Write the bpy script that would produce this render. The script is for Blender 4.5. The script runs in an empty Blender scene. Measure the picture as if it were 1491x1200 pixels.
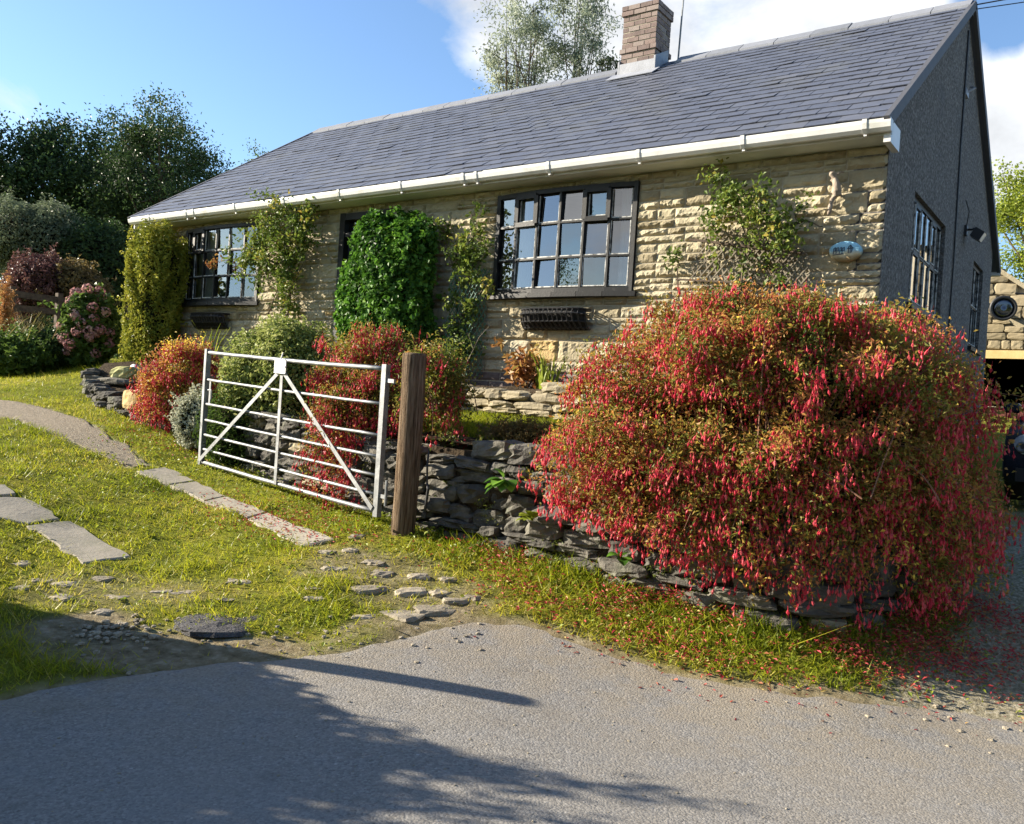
import bpy, math, random
import numpy as np
from mathutils import Vector
random.seed(7); rng = np.random.default_rng(7)
sc = bpy.context.scene
COL = sc.collection
# ------------------------------------------------------------------ camera
PSI, PITCH, ROLL, FPX = 0.6211, -0.0077, 0.0645, 1258.14
CAM = np.array([0, 0, 1.6])
_d = np.array([-math.sin(PSI)*math.cos(PITCH), math.cos(PSI)*math.cos(PITCH), math.sin(PITCH)])
_r0 = np.array([math.cos(PSI), math.sin(PSI), 0.0]); _u0 = np.cross(_r0, _d)
_r = _r0*math.cos(ROLL)+_u0*math.sin(ROLL); _u = _u0*math.cos(ROLL)-_r0*math.sin(ROLL)
from mathutils import Matrix
cam = bpy.data.cameras.new('camera'); camo = bpy.data.objects.new('camera', cam); COL.objects.link(camo)
M = Matrix.Identity(4)
for i in range(3):
    M[i][0] = _r[i]; M[i][1] = _u[i]; M[i][2] = -_d[i]; M[i][3] = CAM[i]
camo.matrix_world = M
cam.sensor_width = 36; cam.lens = 36*FPX/1491; cam.clip_start = 0.05; cam.clip_end = 2000
sc.camera = camo
# ------------------------------------------------------------------ sun, sky, exposure
SUN_EL = math.radians(21)
SDIR = np.array([-0.910, -0.414, 0.0])                       # horizontal, towards the sun
STO = np.array([SDIR[0]*math.cos(SUN_EL), SDIR[1]*math.cos(SUN_EL), math.sin(SUN_EL)]); STO /= np.linalg.norm(STO)
sl = bpy.data.lights.new('sun', 'SUN'); sl.energy = 5.0; sl.angle = math.radians(0.5); sl.color = (1.0, 0.9, 0.74)
so = bpy.data.objects.new('sun', sl); COL.objects.link(so)
so.rotation_euler = Vector(STO).to_track_quat('Z', 'Y').to_euler()
sc.view_settings.view_transform = 'Standard'; sc.view_settings.look = 'None'
sc.view_settings.exposure = 1.68; sc.view_settings.gamma = 1.0
W = bpy.data.worlds.new('World'); sc.world = W; W.use_nodes = True
def pxdir(px, py):
    v = _d+_r*(px-745.5)/FPX-_u*(py-600)/FPX
    return v/np.linalg.norm(v)
def build_world():
    nt = W.node_tree; N = nt.nodes; L = nt.links
    for n in list(N): N.remove(n)
    out = N.new('ShaderNodeOutputWorld'); bg = N.new('ShaderNodeBackground'); bg.inputs[1].default_value = 0.072
    sky = N.new('ShaderNodeTexSky'); sky.sky_type = 'NISHITA'; sky.sun_disc = False
    sky.sun_elevation = SUN_EL; sky.sun_rotation = math.atan2(STO[0], STO[1]); sky.air_density = 1.0; sky.dust_density = 0.25; sky.ozone_density = 2.2
    tc = N.new('ShaderNodeTexCoord')
    def mth(op, a, b=None, c=None, clamp=False):
        n = N.new('ShaderNodeMath'); n.operation = op; n.use_clamp = clamp
        for i, v in enumerate((a, b, c)):
            if v is None: continue
            if isinstance(v, (int, float)): n.inputs[i].default_value = v
            else: L.new(v, n.inputs[i])
        return n.outputs[0]
    def lobe(v, c0, c1):
        n = N.new('ShaderNodeVectorMath'); n.operation = 'DOT_PRODUCT'; L.new(tc.outputs['Generated'], n.inputs[0]); n.inputs[1].default_value = tuple(v)
        m = N.new('ShaderNodeMapRange'); m.interpolation_type = 'SMOOTHSTEP'; L.new(n.outputs['Value'], m.inputs[0])
        m.inputs[1].default_value = math.cos(math.radians(c0)); m.inputs[2].default_value = math.cos(math.radians(c1))
        return m.outputs[0]
    def noise(scale, detail, rough=0.55, off=0.0, dist=0.0):
        mp = N.new('ShaderNodeMapping'); L.new(tc.outputs['Generated'], mp.inputs[0]); mp.inputs['Location'].default_value = (off, off*.7, 0); mp.inputs['Scale'].default_value = (1, 1, 1.5)
        n = N.new('ShaderNodeTexNoise'); L.new(mp.outputs[0], n.inputs['Vector']); n.inputs['Scale'].default_value = scale; n.inputs['Detail'].default_value = detail; n.inputs['Roughness'].default_value = rough
        n.inputs['Distortion'].default_value = dist
        return n.outputs[0]
    lobes = [lobe(pxdir(840, -10), 11, 2), lobe(pxdir(1120, 10), 15, 5), lobe(pxdir(1460, 170), 8, 2),
             lobe(pxdir(1330, 110), 8, 2), lobe(pxdir(10, 190), 3.5, 0.5), lobe(pxdir(450, 45), 2.2, .3)]
    refl = lobe(np.array([-.30, -.80, .42])/np.linalg.norm([-.30, -.80, .42]), 26, 8)
    hole1 = lobe(pxdir(1463, 15), 3.2, 1.0); hole2 = lobe(pxdir(800, 5), 1.8, .4)
    big = noise(5.0, 9, .6, 3.1, .35)
    s = lobes[0]
    for b in lobes[1:4]: s = mth('MAXIMUM', s, b)
    s = mth('MAXIMUM', s, mth('MULTIPLY', lobes[4], .30)); s = mth('MAXIMUM', s, mth('MULTIPLY', lobes[5], .22)); s = mth('MAXIMUM', s, mth('MULTIPLY', refl, 1.05))
    s = mth('SUBTRACT', s, mth('MULTIPLY', hole1, .85)); s = mth('SUBTRACT', s, mth('MULTIPLY', hole2, .25))
    x = mth('ADD', mth('MULTIPLY', s, 0.95), mth('MULTIPLY', mth('SUBTRACT', big, 0.5), 2.1))
    x = mth('SUBTRACT', x, 0.30)
    x = mth('MULTIPLY', x, 1.75, clamp=True)
    # cloud brightness
    sh = noise(9.0, 6, .55, 9.0)
    mr = N.new('ShaderNodeMapRange'); L.new(sh, mr.inputs[0]); mr.inputs[1].default_value = .3; mr.inputs[2].default_value = .7; mr.inputs[3].default_value = 3.4; mr.inputs[4].default_value = 5.8
    cc = N.new('ShaderNodeCombineColor')
    L.new(mth('MULTIPLY', mr.outputs[0], .97), cc.inputs[0]); L.new(mr.outputs[0], cc.inputs[1]); L.new(mth('MULTIPLY', mr.outputs[0], 1.04), cc.inputs[2])
    mx = N.new('ShaderNodeMix'); mx.data_type = 'RGBA'; tn = N.new('ShaderNodeMix'); tn.data_type = 'RGBA'; tn.blend_type = 'MULTIPLY'; tn.inputs['Factor'].default_value = 1; L.new(sky.outputs[0], tn.inputs['A']); tn.inputs['B'].default_value = (.95, 1.03, 1.12, 1)
    L.new(x, mx.inputs['Factor']); L.new(tn.outputs['Result'], mx.inputs['A']); L.new(cc.outputs[0], mx.inputs['B'])
    L.new(mx.outputs['Result'], bg.inputs[0]); L.new(bg.outputs[0], out.inputs[0])
build_world()

# ------------------------------------------------------------------ helpers
def P(px, py, s): return CAM+s*(_d+_r*(px-745.5)/FPX-_u*(py-600)/FPX)
def unit(v): v = np.asarray(v, float); return v/np.linalg.norm(v)
ORIG = {}
class MB:
    def __init__(s): s.v = []; s.f = []; s.var = []; s.n = 0; s.mi = []
    def add(s, v, f, var=0.5, mi=0):
        v = np.asarray(v, float).reshape(-1, 3)
        s.v.append(v)
        var = np.broadcast_to(np.asarray(var, float), (len(v),)) if np.ndim(var) == 0 else np.asarray(var, float)
        s.var.append(var)
        if isinstance(f, np.ndarray): s.f.append(f+s.n); s.mi.append(np.full(len(f), mi))
        else:
            by = {}
            for q in f: by.setdefault(len(q), []).append(q)
            for k, q in by.items(): a = np.array(q, int); s.f.append(a+s.n); s.mi.append(np.full(len(a), mi))
        s.n += len(v)
    def box(s, a, b, var=0.5, mi=0):
        x0, y0, z0 = np.minimum(a, b); x1, y1, z1 = np.maximum(a, b)
        v = [(x0,y0,z0),(x1,y0,z0),(x1,y1,z0),(x0,y1,z0),(x0,y0,z1),(x1,y0,z1),(x1,y1,z1),(x0,y1,z1)]
        s.add(v, [(0,3,2,1),(4,5,6,7),(0,1,5,4),(1,2,6,5),(2,3,7,6),(3,0,4,7)], var, mi)
    def obox(s, c, ax, ay, az, var=.5, mi=0):          # oriented box: centre and three half-axis vectors
        c, ax, ay, az = (np.asarray(q, float) for q in (c, ax, ay, az))
        v = [c+sx*ax+sy*ay+sz*az for sz in (-1, 1) for sx, sy in ((-1,-1),(1,-1),(1,1),(-1,1))]
        s.add(v, [(0,3,2,1),(4,5,6,7),(0,1,5,4),(1,2,6,5),(2,3,7,6),(3,0,4,7)], var, mi)
    def bar(s, p, q, w, h, up=(0,0,1), var=.5, mi=0):   # rectangular bar p->q, full width w, height h
        p, q = np.asarray(p, float), np.asarray(q, float); d = q-p; L = np.linalg.norm(d); d = d/L
        up = np.asarray(up, float); side = np.cross(d, up)
        if np.linalg.norm(side) < 1e-6: side = np.cross(d, (1, 0, 0))
        side = unit(side); u = np.cross(side, d)
        s.obox((p+q)/2, d*L/2, side*w/2, u*h/2, var, mi)
    def tube(s, pts, rad, n=6, var=.5, cap=True, mi=0):
        pts = np.asarray(pts, float); m = len(pts); rad = np.broadcast_to(rad, (m,))
        vs = []; ref = np.array([0.31, 0.17, 0.93])
        for i in range(m):
            t = pts[min(i+1, m-1)]-pts[max(i-1, 0)]; t = t/(np.linalg.norm(t)+1e-9)
            a = np.cross(t, ref)
            if np.linalg.norm(a) < 1e-3: a = np.cross(t, (1, 0, 0))
            a = unit(a); b = np.cross(t, a)
            for k in range(n):
                th = 2*math.pi*k/n; vs.append(pts[i]+rad[i]*(math.cos(th)*a+math.sin(th)*b))
        fs = [(i*n+k, i*n+(k+1) % n, (i+1)*n+(k+1) % n, (i+1)*n+k) for i in range(m-1) for k in range(n)]
        if cap: fs += [tuple(range(n))[::-1], tuple((m-1)*n+k for k in range(n))]
        s.add(vs, fs, var, mi)
    def lathe(s, c, prof, n=16, axis=(0,0,1), var=.5, mi=0):   # profile of (radius, height)
        c = np.asarray(c, float); z = unit(axis); a = np.cross(z, (0.3, 0.9, 0.1)) ; a = unit(a); b = np.cross(z, a)
        vs = []; m = len(prof)
        for r, h in prof:
            for k in range(n):
                th = 2*math.pi*k/n; vs.append(c+z*h+r*(math.cos(th)*a+math.sin(th)*b))
        fs = [(i*n+k, i*n+(k+1) % n, (i+1)*n+(k+1) % n, (i+1)*n+k) for i in range(m-1) for k in range(n)]
        fs += [tuple(range(n))[::-1], tuple((m-1)*n+k for k in range(n))]
        s.add(vs, fs, var, mi)
    def grid(s, G, var=.5, mi=0):
        G = np.asarray(G, float); a, b = G.shape[:2]; i = np.arange(a*b).reshape(a, b)
        f = np.stack([i[:-1,:-1].ravel(), i[1:,:-1].ravel(), i[1:,1:].ravel(), i[:-1,1:].ravel()], 1)
        s.add(G.reshape(-1, 3), f, var if np.ndim(var) == 0 else np.asarray(var).ravel(), mi)
    def build(s, name, mat, parent=None, smooth=False, origin=None, label=None, cat=None, group=None, kind=None):
        V = np.concatenate(s.v)
        if parent is not None: o0 = ORIG[parent.name]
        elif origin is not None: o0 = np.asarray(origin, float)
        else: o0 = np.zeros(3)
        V = V-o0
        me = bpy.data.meshes.new(name)
        me.vertices.add(len(V)); me.vertices.foreach_set('co', V.astype(np.float32).ravel())
        tot = np.concatenate([np.full(len(f), f.shape[1]) for f in s.f]); idx = np.concatenate([f.ravel() for f in s.f])
        me.loops.add(len(idx)); me.loops.foreach_set('vertex_index', idx.astype(np.int32))
        me.polygons.add(len(tot)); st = np.concatenate([[0], np.cumsum(tot)[:-1]])
        me.polygons.foreach_set('loop_start', st.astype(np.int32)); me.polygons.foreach_set('loop_total', tot.astype(np.int32))
        me.polygons.foreach_set('use_smooth', np.full(len(tot), smooth))
        mats = mat if isinstance(mat, (list, tuple)) else [mat]
        for m in mats: me.materials.append(m)
        if len(mats) > 1: me.polygons.foreach_set('material_index', np.concatenate(s.mi).astype(np.int32))
        at = me.attributes.new('var', 'FLOAT', 'POINT'); at.data.foreach_set('value', np.concatenate(s.var).astype(np.float32))
        me.update(calc_edges=True); me.validate()
        o = bpy.data.objects.new(name, me); COL.objects.link(o)
        if parent is not None: o.parent = parent
        else: o.location = o0
        ORIG[o.name] = o0
        tag(o, label, cat, group, kind)
        return o
def tag(o, label=None, cat=None, group=None, kind=None):
    for k, v in (('label', label), ('category', cat), ('group', group), ('kind', kind)):
        if v: o[k] = v
    return o
def thing(name, loc, label, cat, group=None):
    o = bpy.data.objects.new(name, None); COL.objects.link(o); o.location = tuple(loc); ORIG[o.name] = np.asarray(loc, float); o.empty_display_size = .1
    return tag(o, label, cat, group)

# ------------------------------------------------------------------ materials
def nodes(name):
    m = bpy.data.materials.new(name); m.use_nodes = True; nt = m.node_tree
    return m, nt, nt.nodes, nt.links, nt.nodes['Principled BSDF']
def ramp(N, L, fac, stops):
    r = N.new('ShaderNodeValToRGB'); L.new(fac, r.inputs[0]); e = r.color_ramp.elements
    while len(e) < len(stops): e.new(0.5)
    for i, (p, c) in enumerate(stops): e[i].position = p; e[i].color = (*c, 1)
    return r.outputs[0]
def tex(N, L, scale, detail=4, rough=.55, kind='noise', off=(0,0,0), sc3=(1,1,1), dist=0):
    g = N.new('ShaderNodeNewGeometry'); mp = N.new('ShaderNodeMapping'); L.new(g.outputs['Position'], mp.inputs[0])
    mp.inputs['Location'].default_value = off; mp.inputs['Scale'].default_value = sc3
    if kind == 'noise':
        t = N.new('ShaderNodeTexNoise'); t.inputs['Detail'].default_value = detail; t.inputs['Roughness'].default_value = rough; t.inputs['Distortion'].default_value = dist; o = t.outputs[0]
    else:
        t = N.new('ShaderNodeTexVoronoi'); o = t.outputs['Distance']
    t.inputs['Scale'].default_value = scale; L.new(mp.outputs[0], t.inputs['Vector'])
    return o
def mix(N, L, f, a, b, mode='MIX'):
    m = N.new('ShaderNodeMix'); m.data_type = 'RGBA'; m.blend_type = mode
    for s, v in (('Factor', f), ('A', a), ('B', b)):
        if isinstance(v, (int, float)): m.inputs[s].default_value = v
        elif isinstance(v, tuple): m.inputs[s].default_value = (*v, 1)
        else: L.new(v, m.inputs[s])
    return m.outputs['Result']
def mathn(N, L, op, a, b, clamp=False):
    n = N.new('ShaderNodeMath'); n.operation = op; n.use_clamp = clamp
    for i, v in enumerate((a, b)):
        if isinstance(v, (int, float)): n.inputs[i].default_value = v
        else: L.new(v, n.inputs[i])
    return n.outputs[0]
def attr(N, name='var'):
    a = N.new('ShaderNodeAttribute'); a.attribute_name = name; return a.outputs['Fac']
def sstep(N, L, f, a, b):
    m = N.new('ShaderNodeMapRange'); m.interpolation_type = 'SMOOTHSTEP'; L.new(f, m.inputs[0]); m.inputs[1].default_value = a; m.inputs[2].default_value = b
    return m.outputs[0]
def bump(N, L, bs, h, strength, dist=.01):
    b = N.new('ShaderNodeBump'); b.inputs['Strength'].default_value = strength; b.inputs['Distance'].default_value = dist; L.new(h, b.inputs['Height']); L.new(b.outputs[0], bs.inputs['Normal'])
def surf(name, stops, var_stops=None, scale=6, rough=.85, spec=.3, bs=.3, bscale=60, bdist=.01, metal=0, streak=None, vmix=.5, sc3=(1,1,1)):
    """noise-coloured surface; var_stops colours each piece by its own value"""
    m, nt, N, L, B = nodes(name)
    c = ramp(N, L, tex(N, L, scale, 6, .6, sc3=sc3), stops)
    if var_stops: c = mix(N, L, vmix, c, ramp(N, L, attr(N), var_stops))
    if streak:
        t = sstep(N, L, tex(N, L, streak[1], 5, .6, off=(3.3, 1.7, 9)), .52, .68); c = mix(N, L, mathn(N, L, 'MULTIPLY', t, streak[2]), c, streak[0])
    L.new(c, B.inputs['Base Color']); B.inputs['Roughness'].default_value = rough; B.inputs['Specular IOR Level'].default_value = spec; B.inputs['Metallic'].default_value = metal
    if bs: bump(N, L, B, tex(N, L, bscale, 5, .6, sc3=sc3), bs, bdist)
    return m
def leafmat(name, stops, transl=.35, rough=.5, spec=.25):
    m, nt, N, L, B = nodes(name)
    c = ramp(N, L, attr(N), stops)
    L.new(c, B.inputs['Base Color']); B.inputs['Roughness'].default_value = rough; B.inputs['Specular IOR Level'].default_value = spec
    tr = N.new('ShaderNodeBsdfTranslucent'); L.new(mix(N, L, .5, c, (1, 1, .45), 'MULTIPLY'), tr.inputs[0]); L.new(c, tr.inputs[0])
    mx = N.new('ShaderNodeMixShader'); mx.inputs[0].default_value = transl; L.new(B.outputs[0], mx.inputs[1]); L.new(tr.outputs[0], mx.inputs[2])
    L.new(mx.outputs[0], N['Material Output'].inputs[0])
    return m
def plain(name, c, rough=.5, metal=0, spec=.4, bs=0, bscale=80, coat=0, vary=.12):
    return surf(name, [(.3, tuple(x*(1-vary) for x in c)), (.7, tuple(min(1, x*(1+vary)) for x in c))], rough=rough, metal=metal, spec=spec, bs=bs, bscale=bscale, scale=9)
def glassmat(name, tint=(.75, .8, .8), base=.22):
    m, nt, N, L, B = nodes(name)
    tr = N.new('ShaderNodeBsdfTransparent'); tr.inputs[0].default_value = (*tint, 1); gl = N.new('ShaderNodeBsdfGlossy'); gl.inputs['Roughness'].default_value = .01
    fr = N.new('ShaderNodeFresnel'); fr.inputs[0].default_value = 1.5
    f = mathn(N, L, 'ADD', fr.outputs[0], base, True)
    b = N.new('ShaderNodeBump'); b.inputs['Strength'].default_value = .03; b.inputs['Distance'].default_value = .02; L.new(tex(N, L, 2.2, 1), b.inputs['Height']); L.new(b.outputs[0], gl.inputs['Normal'])
    mx = N.new('ShaderNodeMixShader'); L.new(f, mx.inputs[0]); L.new(tr.outputs[0], mx.inputs[1]); L.new(gl.outputs[0], mx.inputs[2]); L.new(mx.outputs[0], N['Material Output'].inputs[0])
    return m
MT = {}
MT['stone'] = surf('sandstone', [(.25, (.24, .195, .118)), (.5, (.35, .295, .185)), (.75, (.43, .375, .25))], [(0, (.185, .158, .108)), (.3, (.31, .268, .182)), (.6, (.405, .36, .255)), (.9, (.46, .42, .315)), (1, (.45, .31, .125))], scale=5, rough=.93, spec=.15, bs=.8, bscale=38, bdist=.016, streak=((.16, .142, .10), 2.2, .4), vmix=.68)
MT['mortar'] = surf('mortar', [(.3, (.33, .295, .225)), (.7, (.46, .415, .325))], scale=20, rough=.95, spec=.1, bs=.4, bscale=120)
MT['plinth'] = surf('plinth_brick', [(.3, (.07, .055, .05)), (.7, (.15, .12, .11))], [(0, (.07, .055, .05)), (1, (.17, .13, .12))], scale=10)
MT['slate'] = surf('slate', [(.3, (.066, .074, .100)), (.7, (.108, .118, .150))], [(0, (.068, .076, .104)), (.5, (.086, .095, .126)), (.85, (.102, .111, .142)), (1, (.125, .130, .155))], scale=14, rough=.5, spec=.45, bs=.25, bscale=50, bdist=.004, vmix=.5, streak=((.115, .118, .118), 1.3, .4))
MT['ridge'] = surf('ridge_tile', [(.3, (.13, .14, .16)), (.7, (.21, .22, .25))], [(0, (.12, .13, .15)), (1, (.24, .25, .28))], scale=12, rough=.75, bs=.2)
MT['dash'] = surf('pebbledash', [(.32, (.085, .079, .074)), (.5, (.150, .141, .133)), (.66, (.30, .285, .265))], scale=34, rough=.95, spec=.15, bs=1.0, bscale=40, bdist=.04, streak=((.12, .12, .13), 1.1, .5))
MT['white'] = surf('white_upvc', [(.35, (.56, .56, .55)), (.7, (.65, .65, .63))], scale=4, rough=.35, spec=.4, bs=0, streak=((.40, .40, .33), 3, .5))
MT['soffit'] = surf('soffit_paint', [(.3, (.50, .53, .49)), (.7, (.62, .65, .60))], scale=4, rough=.6, bs=.1)
MT['black'] = surf('black_paint', [(.3, (.008, .008, .009)), (.66, (.014, .014, .014)), (.80, (.07, .065, .06))], scale=14, rough=.5, spec=.3, bs=.15)
MT['putty'] = surf('window_putty', [(.38, (.10, .10, .10)), (.52, (.45, .45, .43)), (.7, (.66, .66, .62))], scale=16, rough=.7)
MT['glass'] = glassmat('window_glass')
MT['room'] = plain('room_plaster', (.16, .15, .14), .9)
MT['curtain'] = leafmat('curtain_cloth', [(0, (.62, .62, .62)), (1, (.8, .8, .8))], .3, .9, .05)
MT['brick'] = surf('chimney_brick', [(.3, (.13, .095, .085)), (.7, (.24, .185, .165))], [(0, (.10, .075, .07)), (.5, (.21, .15, .13)), (1, (.31, .27, .24))], scale=14, rough=.9, bs=.4, bscale=90)
MT['lead'] = plain('lead_flashing', (.27, .28, .31), .55, .0, .4, .2, 20)
MT['galv'] = surf('galvanised_steel', [(.3, (.13, .136, .140)), (.7, (.245, .252, .256))], scale=13, rough=.55, metal=.4, spec=.5, bs=.12, bscale=40, streak=((.38, .40, .41), 6, .5))
MT['dkmetal'] = plain('dark_iron', (.03, .03, .032), .5, .3)
MT['post'] = surf('weathered_post', [(.34, (.045, .03, .02)), (.48, (.16, .108, .066)), (.66, (.28, .21, .145))], scale=7, rough=.92, spec=.12, bs=1, bscale=13, bdist=.04, sc3=(10, 10, .55))
MT['wood'] = surf('dark_wood', [(.3, (.05, .035, .025)), (.7, (.12, .09, .065))], scale=6, rough=.9, bs=.5, bscale=14, sc3=(3, 3, 3))
MT['lath'] = surf('trellis_lath', [(.3, (.13, .11, .08)), (.7, (.23, .20, .15))], scale=8, rough=.9, bs=.3)
MT['drystone'] = surf('gritstone', [(.28, (.032, .031, .028)), (.48, (.095, .088, .075)), (.72, (.22, .205, .17))], [(0, (.03, .029, .028)), (.5, (.10, .094, .084)), (.85, (.20, .185, .15)), (1, (.46, .39, .25))], scale=9, rough=.95, spec=.12, bs=.9, bscale=28, bdist=.02, streak=((.22, .23, .16), 5, .35), vmix=.55)
MT['palestone'] = surf('pale_walling', [(.3, (.24, .20, .13)), (.7, (.38, .33, .23))], [(0, (.17, .15, .11)), (.6, (.34, .29, .19)), (1, (.40, .30, .15))], scale=8, rough=.95, spec=.12, bs=.7, bscale=30, bdist=.015)
MT['soil'] = surf('bed_soil', [(.3, (.028, .021, .014)), (.7, (.08, .06, .04))], scale=18, rough=1, spec=.05, bs=.9, bscale=40, bdist=.03)
MT['flag'] = surf('flagstone', [(.3, (.25, .22, .17)), (.7, (.37, .33, .26))], [(0, (.24, .215, .17)), (1, (.37, .335, .27))], scale=3.5, rough=.9, spec=.2, bs=.35, bscale=22, bdist=.012, streak=((.20, .19, .12), 2.6, .4))
MT['sett'] = surf('worn_sett', [(.3, (.20, .17, .12)), (.7, (.36, .31, .23))], [(0, (.16, .14, .11)), (1, (.38, .33, .25))], scale=9, rough=.95, bs=.6, bscale=40, bdist=.012)
MT['stem'] = surf('bark', [(.3, (.055, .042, .03)), (.7, (.14, .11, .08))], scale=15, rough=.95, spec=.1, bs=.5, bscale=40)
MT['stemred'] = surf('red_stem', [(.3, (.12, .055, .035)), (.7, (.24, .13, .08))], scale=15, rough=.8, bs=.2)
MT['verge'] = plain('verge_trim', (.075, .077, .088), .7)
MT['tarlump'] = surf('old_tar', [(.3, (.04, .04, .044)), (.7, (.115, .11, .11))], scale=30, rough=.95, bs=1, bscale=60, bdist=.03)

# ------------------------------------------------------------------ terrain
CP = [(587,770,6.75),(640,775,6.9),(830,815,6.2),(1000,860,5.75),(1210,905,5.3),(690,895,5.5),(860,940,5.2),(1000,975,5.0),(1300,1005,4.85),(1491,1035,4.72),(400,945,4.8),
      (190,820,6.0),(470,790,6.45),(300,682,8.9),(0,710,7.0),(0,885,5.0),(0,1200,2.95),(745,1200,3.12),(1491,1200,3.42),(0,590,10.5),(200,680,8.5),(100,620,9.7),(0,550,13.6),(150,592,11),(190,530,13.2),(430,705,8.3),
      (1440,960,5.15),(1470,850,5.85),(1470,772,7.1),(1470,737,9.4),(1484,731,10.4),(330,790,6.6),(650,1040,4.1),(60,775,6.35)]
TP = [P(*c) for c in CP]+[np.array(q, float) for q in ((0,-3,-.02),(4,0,.0),(-4,-3,.08),(8,5,.15),(0,14,1.25),(0,20,1.7),(6,10,.75),(-20,6,2.5),(-18,13,3.0),(-16,0,1.25),(-25,-10,.5),(0,-20,-.8),(30,0,-.6),(30,30,2),
      (-30,32,6),(0,45,4),(-45,10,5),(-40,-30,0),(40,-30,-1.5),(50,50,4),(-50,50,8),(-12.7,7.7,1.88),(-7,7.4,1.05),(-3,7.2,.85),(-2.4,9,.8),(-2.2,12.5,.95),(-7,9,1.3),(-7,13,2.0),(-12.5,12,2.3),(-6.5,6.2,.85))]
TP = np.array(TP)
def _tps():
    X = TP[:, :2]; n = len(X); r2 = ((X[:, None]-X[None])**2).sum(-1); K = .5*r2*np.log(r2+1e-9)+np.eye(n)*.35
    A = np.zeros((n+3, n+3)); A[:n, :n] = K; A[:n, n] = 1; A[:n, n+1:] = X; A[n, :n] = 1; A[n+1:, :n] = X.T
    return np.linalg.solve(A, np.concatenate([TP[:, 2], np.zeros(3)]))
TW = _tps()
def gz(x, y):
    x = np.asarray(x, float); y = np.asarray(y, float); sh = x.shape; x = x.ravel(); y = y.ravel()
    r = np.hypot(x, y); k = np.minimum(1, 48/np.maximum(r, 1e-6)); x = x*k; y = y*k
    n = len(TP); out = np.empty(len(x))
    for i in range(0, len(x), 40000):
        a, b = x[i:i+40000], y[i:i+40000]; r2 = (a[:, None]-TP[None, :, 0])**2+(b[:, None]-TP[None, :, 1])**2
        out[i:i+40000] = (.5*r2*np.log(r2+1e-9))@TW[:n]+TW[n]+TW[n+1]*a+TW[n+2]*b
    return out.reshape(sh)
def GP(px, py):
    """where the line through a photograph pixel meets the ground"""
    s = np.linspace(1.5, 24, 700); pts = CAM+s[:, None]*(_d+_r*(px-745.5)/FPX-_u*(py-600)/FPX)
    h = pts[:, 2]-gz(pts[:, 0], pts[:, 1]); k = np.where(h < 0)[0]
    i = k[0] if len(k) else len(s)-1; i = max(i, 1)
    t = h[i-1]/(h[i-1]-h[i]+1e-12); return pts[i-1]+(pts[i]-pts[i-1])*min(max(t, 0), 1)
def inpoly(x, y, poly):
    x = np.asarray(x); y = np.asarray(y); c = np.zeros(x.shape, bool); p = np.asarray(poly)
    for i in range(len(p)):
        x1, y1 = p[i][:2]; x2, y2 = p[i-1][:2]
        k = ((y1 > y) != (y2 > y)) & (x < (x2-x1)*(y-y1)/(y2-y1+1e-12)+x1); c ^= k
    return c
def dpoly(x, y, poly, closed=True):
    """signed distance to a polygon, negative inside"""
    p = np.asarray(poly)[:, :2]; d = np.full(np.shape(x), 1e9); n = len(p)
    for i in range(n if closed else n-1):
        a, b = p[i], p[(i+1) % n]; e = b-a; t = np.clip(((x-a[0])*e[0]+(y-a[1])*e[1])/(e@e+1e-12), 0, 1)
        d = np.minimum(d, np.hypot(x-a[0]-t*e[0], y-a[1]-t*e[1]))
    return np.where(inpoly(x, y, p), -d, d) if closed else d
def vnoise(x, y, f, seed=0):
    """smooth value noise"""
    r = np.random.default_rng(seed).random((64, 64)); x = np.asarray(x)*f; y = np.asarray(y)*f
    i = np.floor(x).astype(int); j = np.floor(y).astype(int); u = x-i; v = y-j; u = u*u*(3-2*u); v = v*v*(3-2*v)
    g = lambda a, b: r[a % 64, b % 64]
    return (g(i, j)*(1-u)+g(i+1, j)*u)*(1-v)+(g(i, j+1)*(1-u)+g(i+1, j+1)*u)*v
Q = lambda pts: np.array([GP(*p) for p in pts])
EDGE = [(-160,1085),(-40,1030),(60,1003),(130,990),(190,980),(240,975),(330,962),(420,962),(500,948),(560,930),(620,918),(690,897),(760,902),(830,925),(900,950),(960,968),(1050,985),(1150,1000),(1250,1010),(1340,1022),(1430,1036),(1491,1046),(1600,1070)]
EW = Q(EDGE)
ROAD = [tuple(p[:2]) for p in EW]+[(4, 3.6), (9, 5.5), (14, 3), (12, -8), (-2, -9), (-7, -3.5), (-6.5, -.5), (-5.6, .9)]
PATHP = Q([(-60,578),(25,586),(110,608),(165,638),(205,668),(214,678),(185,680),(150,660),(95,638),(30,612),(-60,600)])
APRONS = [(Q([(30,918),(150,885),(250,905),(330,930),(400,922),(470,918),(540,905),(600,888),(690,880),(720,905),(600,925),(500,950),(420,966),(240,985),(150,985),(60,940)]), 1.0),
          (Q([(460,792),(540,806),(640,840),(705,880),(640,900),(560,880),(500,850),(440,830)]), .72), (Q([(20,838),(150,835),(300,850),(360,870),(250,890),(100,885),(20,870)]), .55)]
SLABS = {'a': [(-30,708),(10,709),(22,722),(-30,724)], 'b': [(-30,727),(35,727),(92,760),(39,765),(-30,752)], 'c': [(40,768),(106,762),(193,813),(121,823)],
         'd': [(200,688),(240,682),(283,702),(247,708)], 'e': [(248,709),(285,703),(330,724),(300,731)], 'f': [(300,732),(331,725),(386,747),(361,756)], 'g': [(362,757),(388,748),(486,788),(440,797)]}
SLW = {k: Q(v) for k, v in SLABS.items()}
WALLLINE = [(-8.35, 6.1), (-7.5, 5.8), (-6.5, 5.58), (-5.5, 5.42), (-4.6, 5.33), (-3.6, 5.33), (-2.6, 5.36), (-1.75, 5.42), (-1.35, 5.62), (-1.22, 6.1), (-1.25, 6.8), (-1.45, 7.5)]
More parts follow.
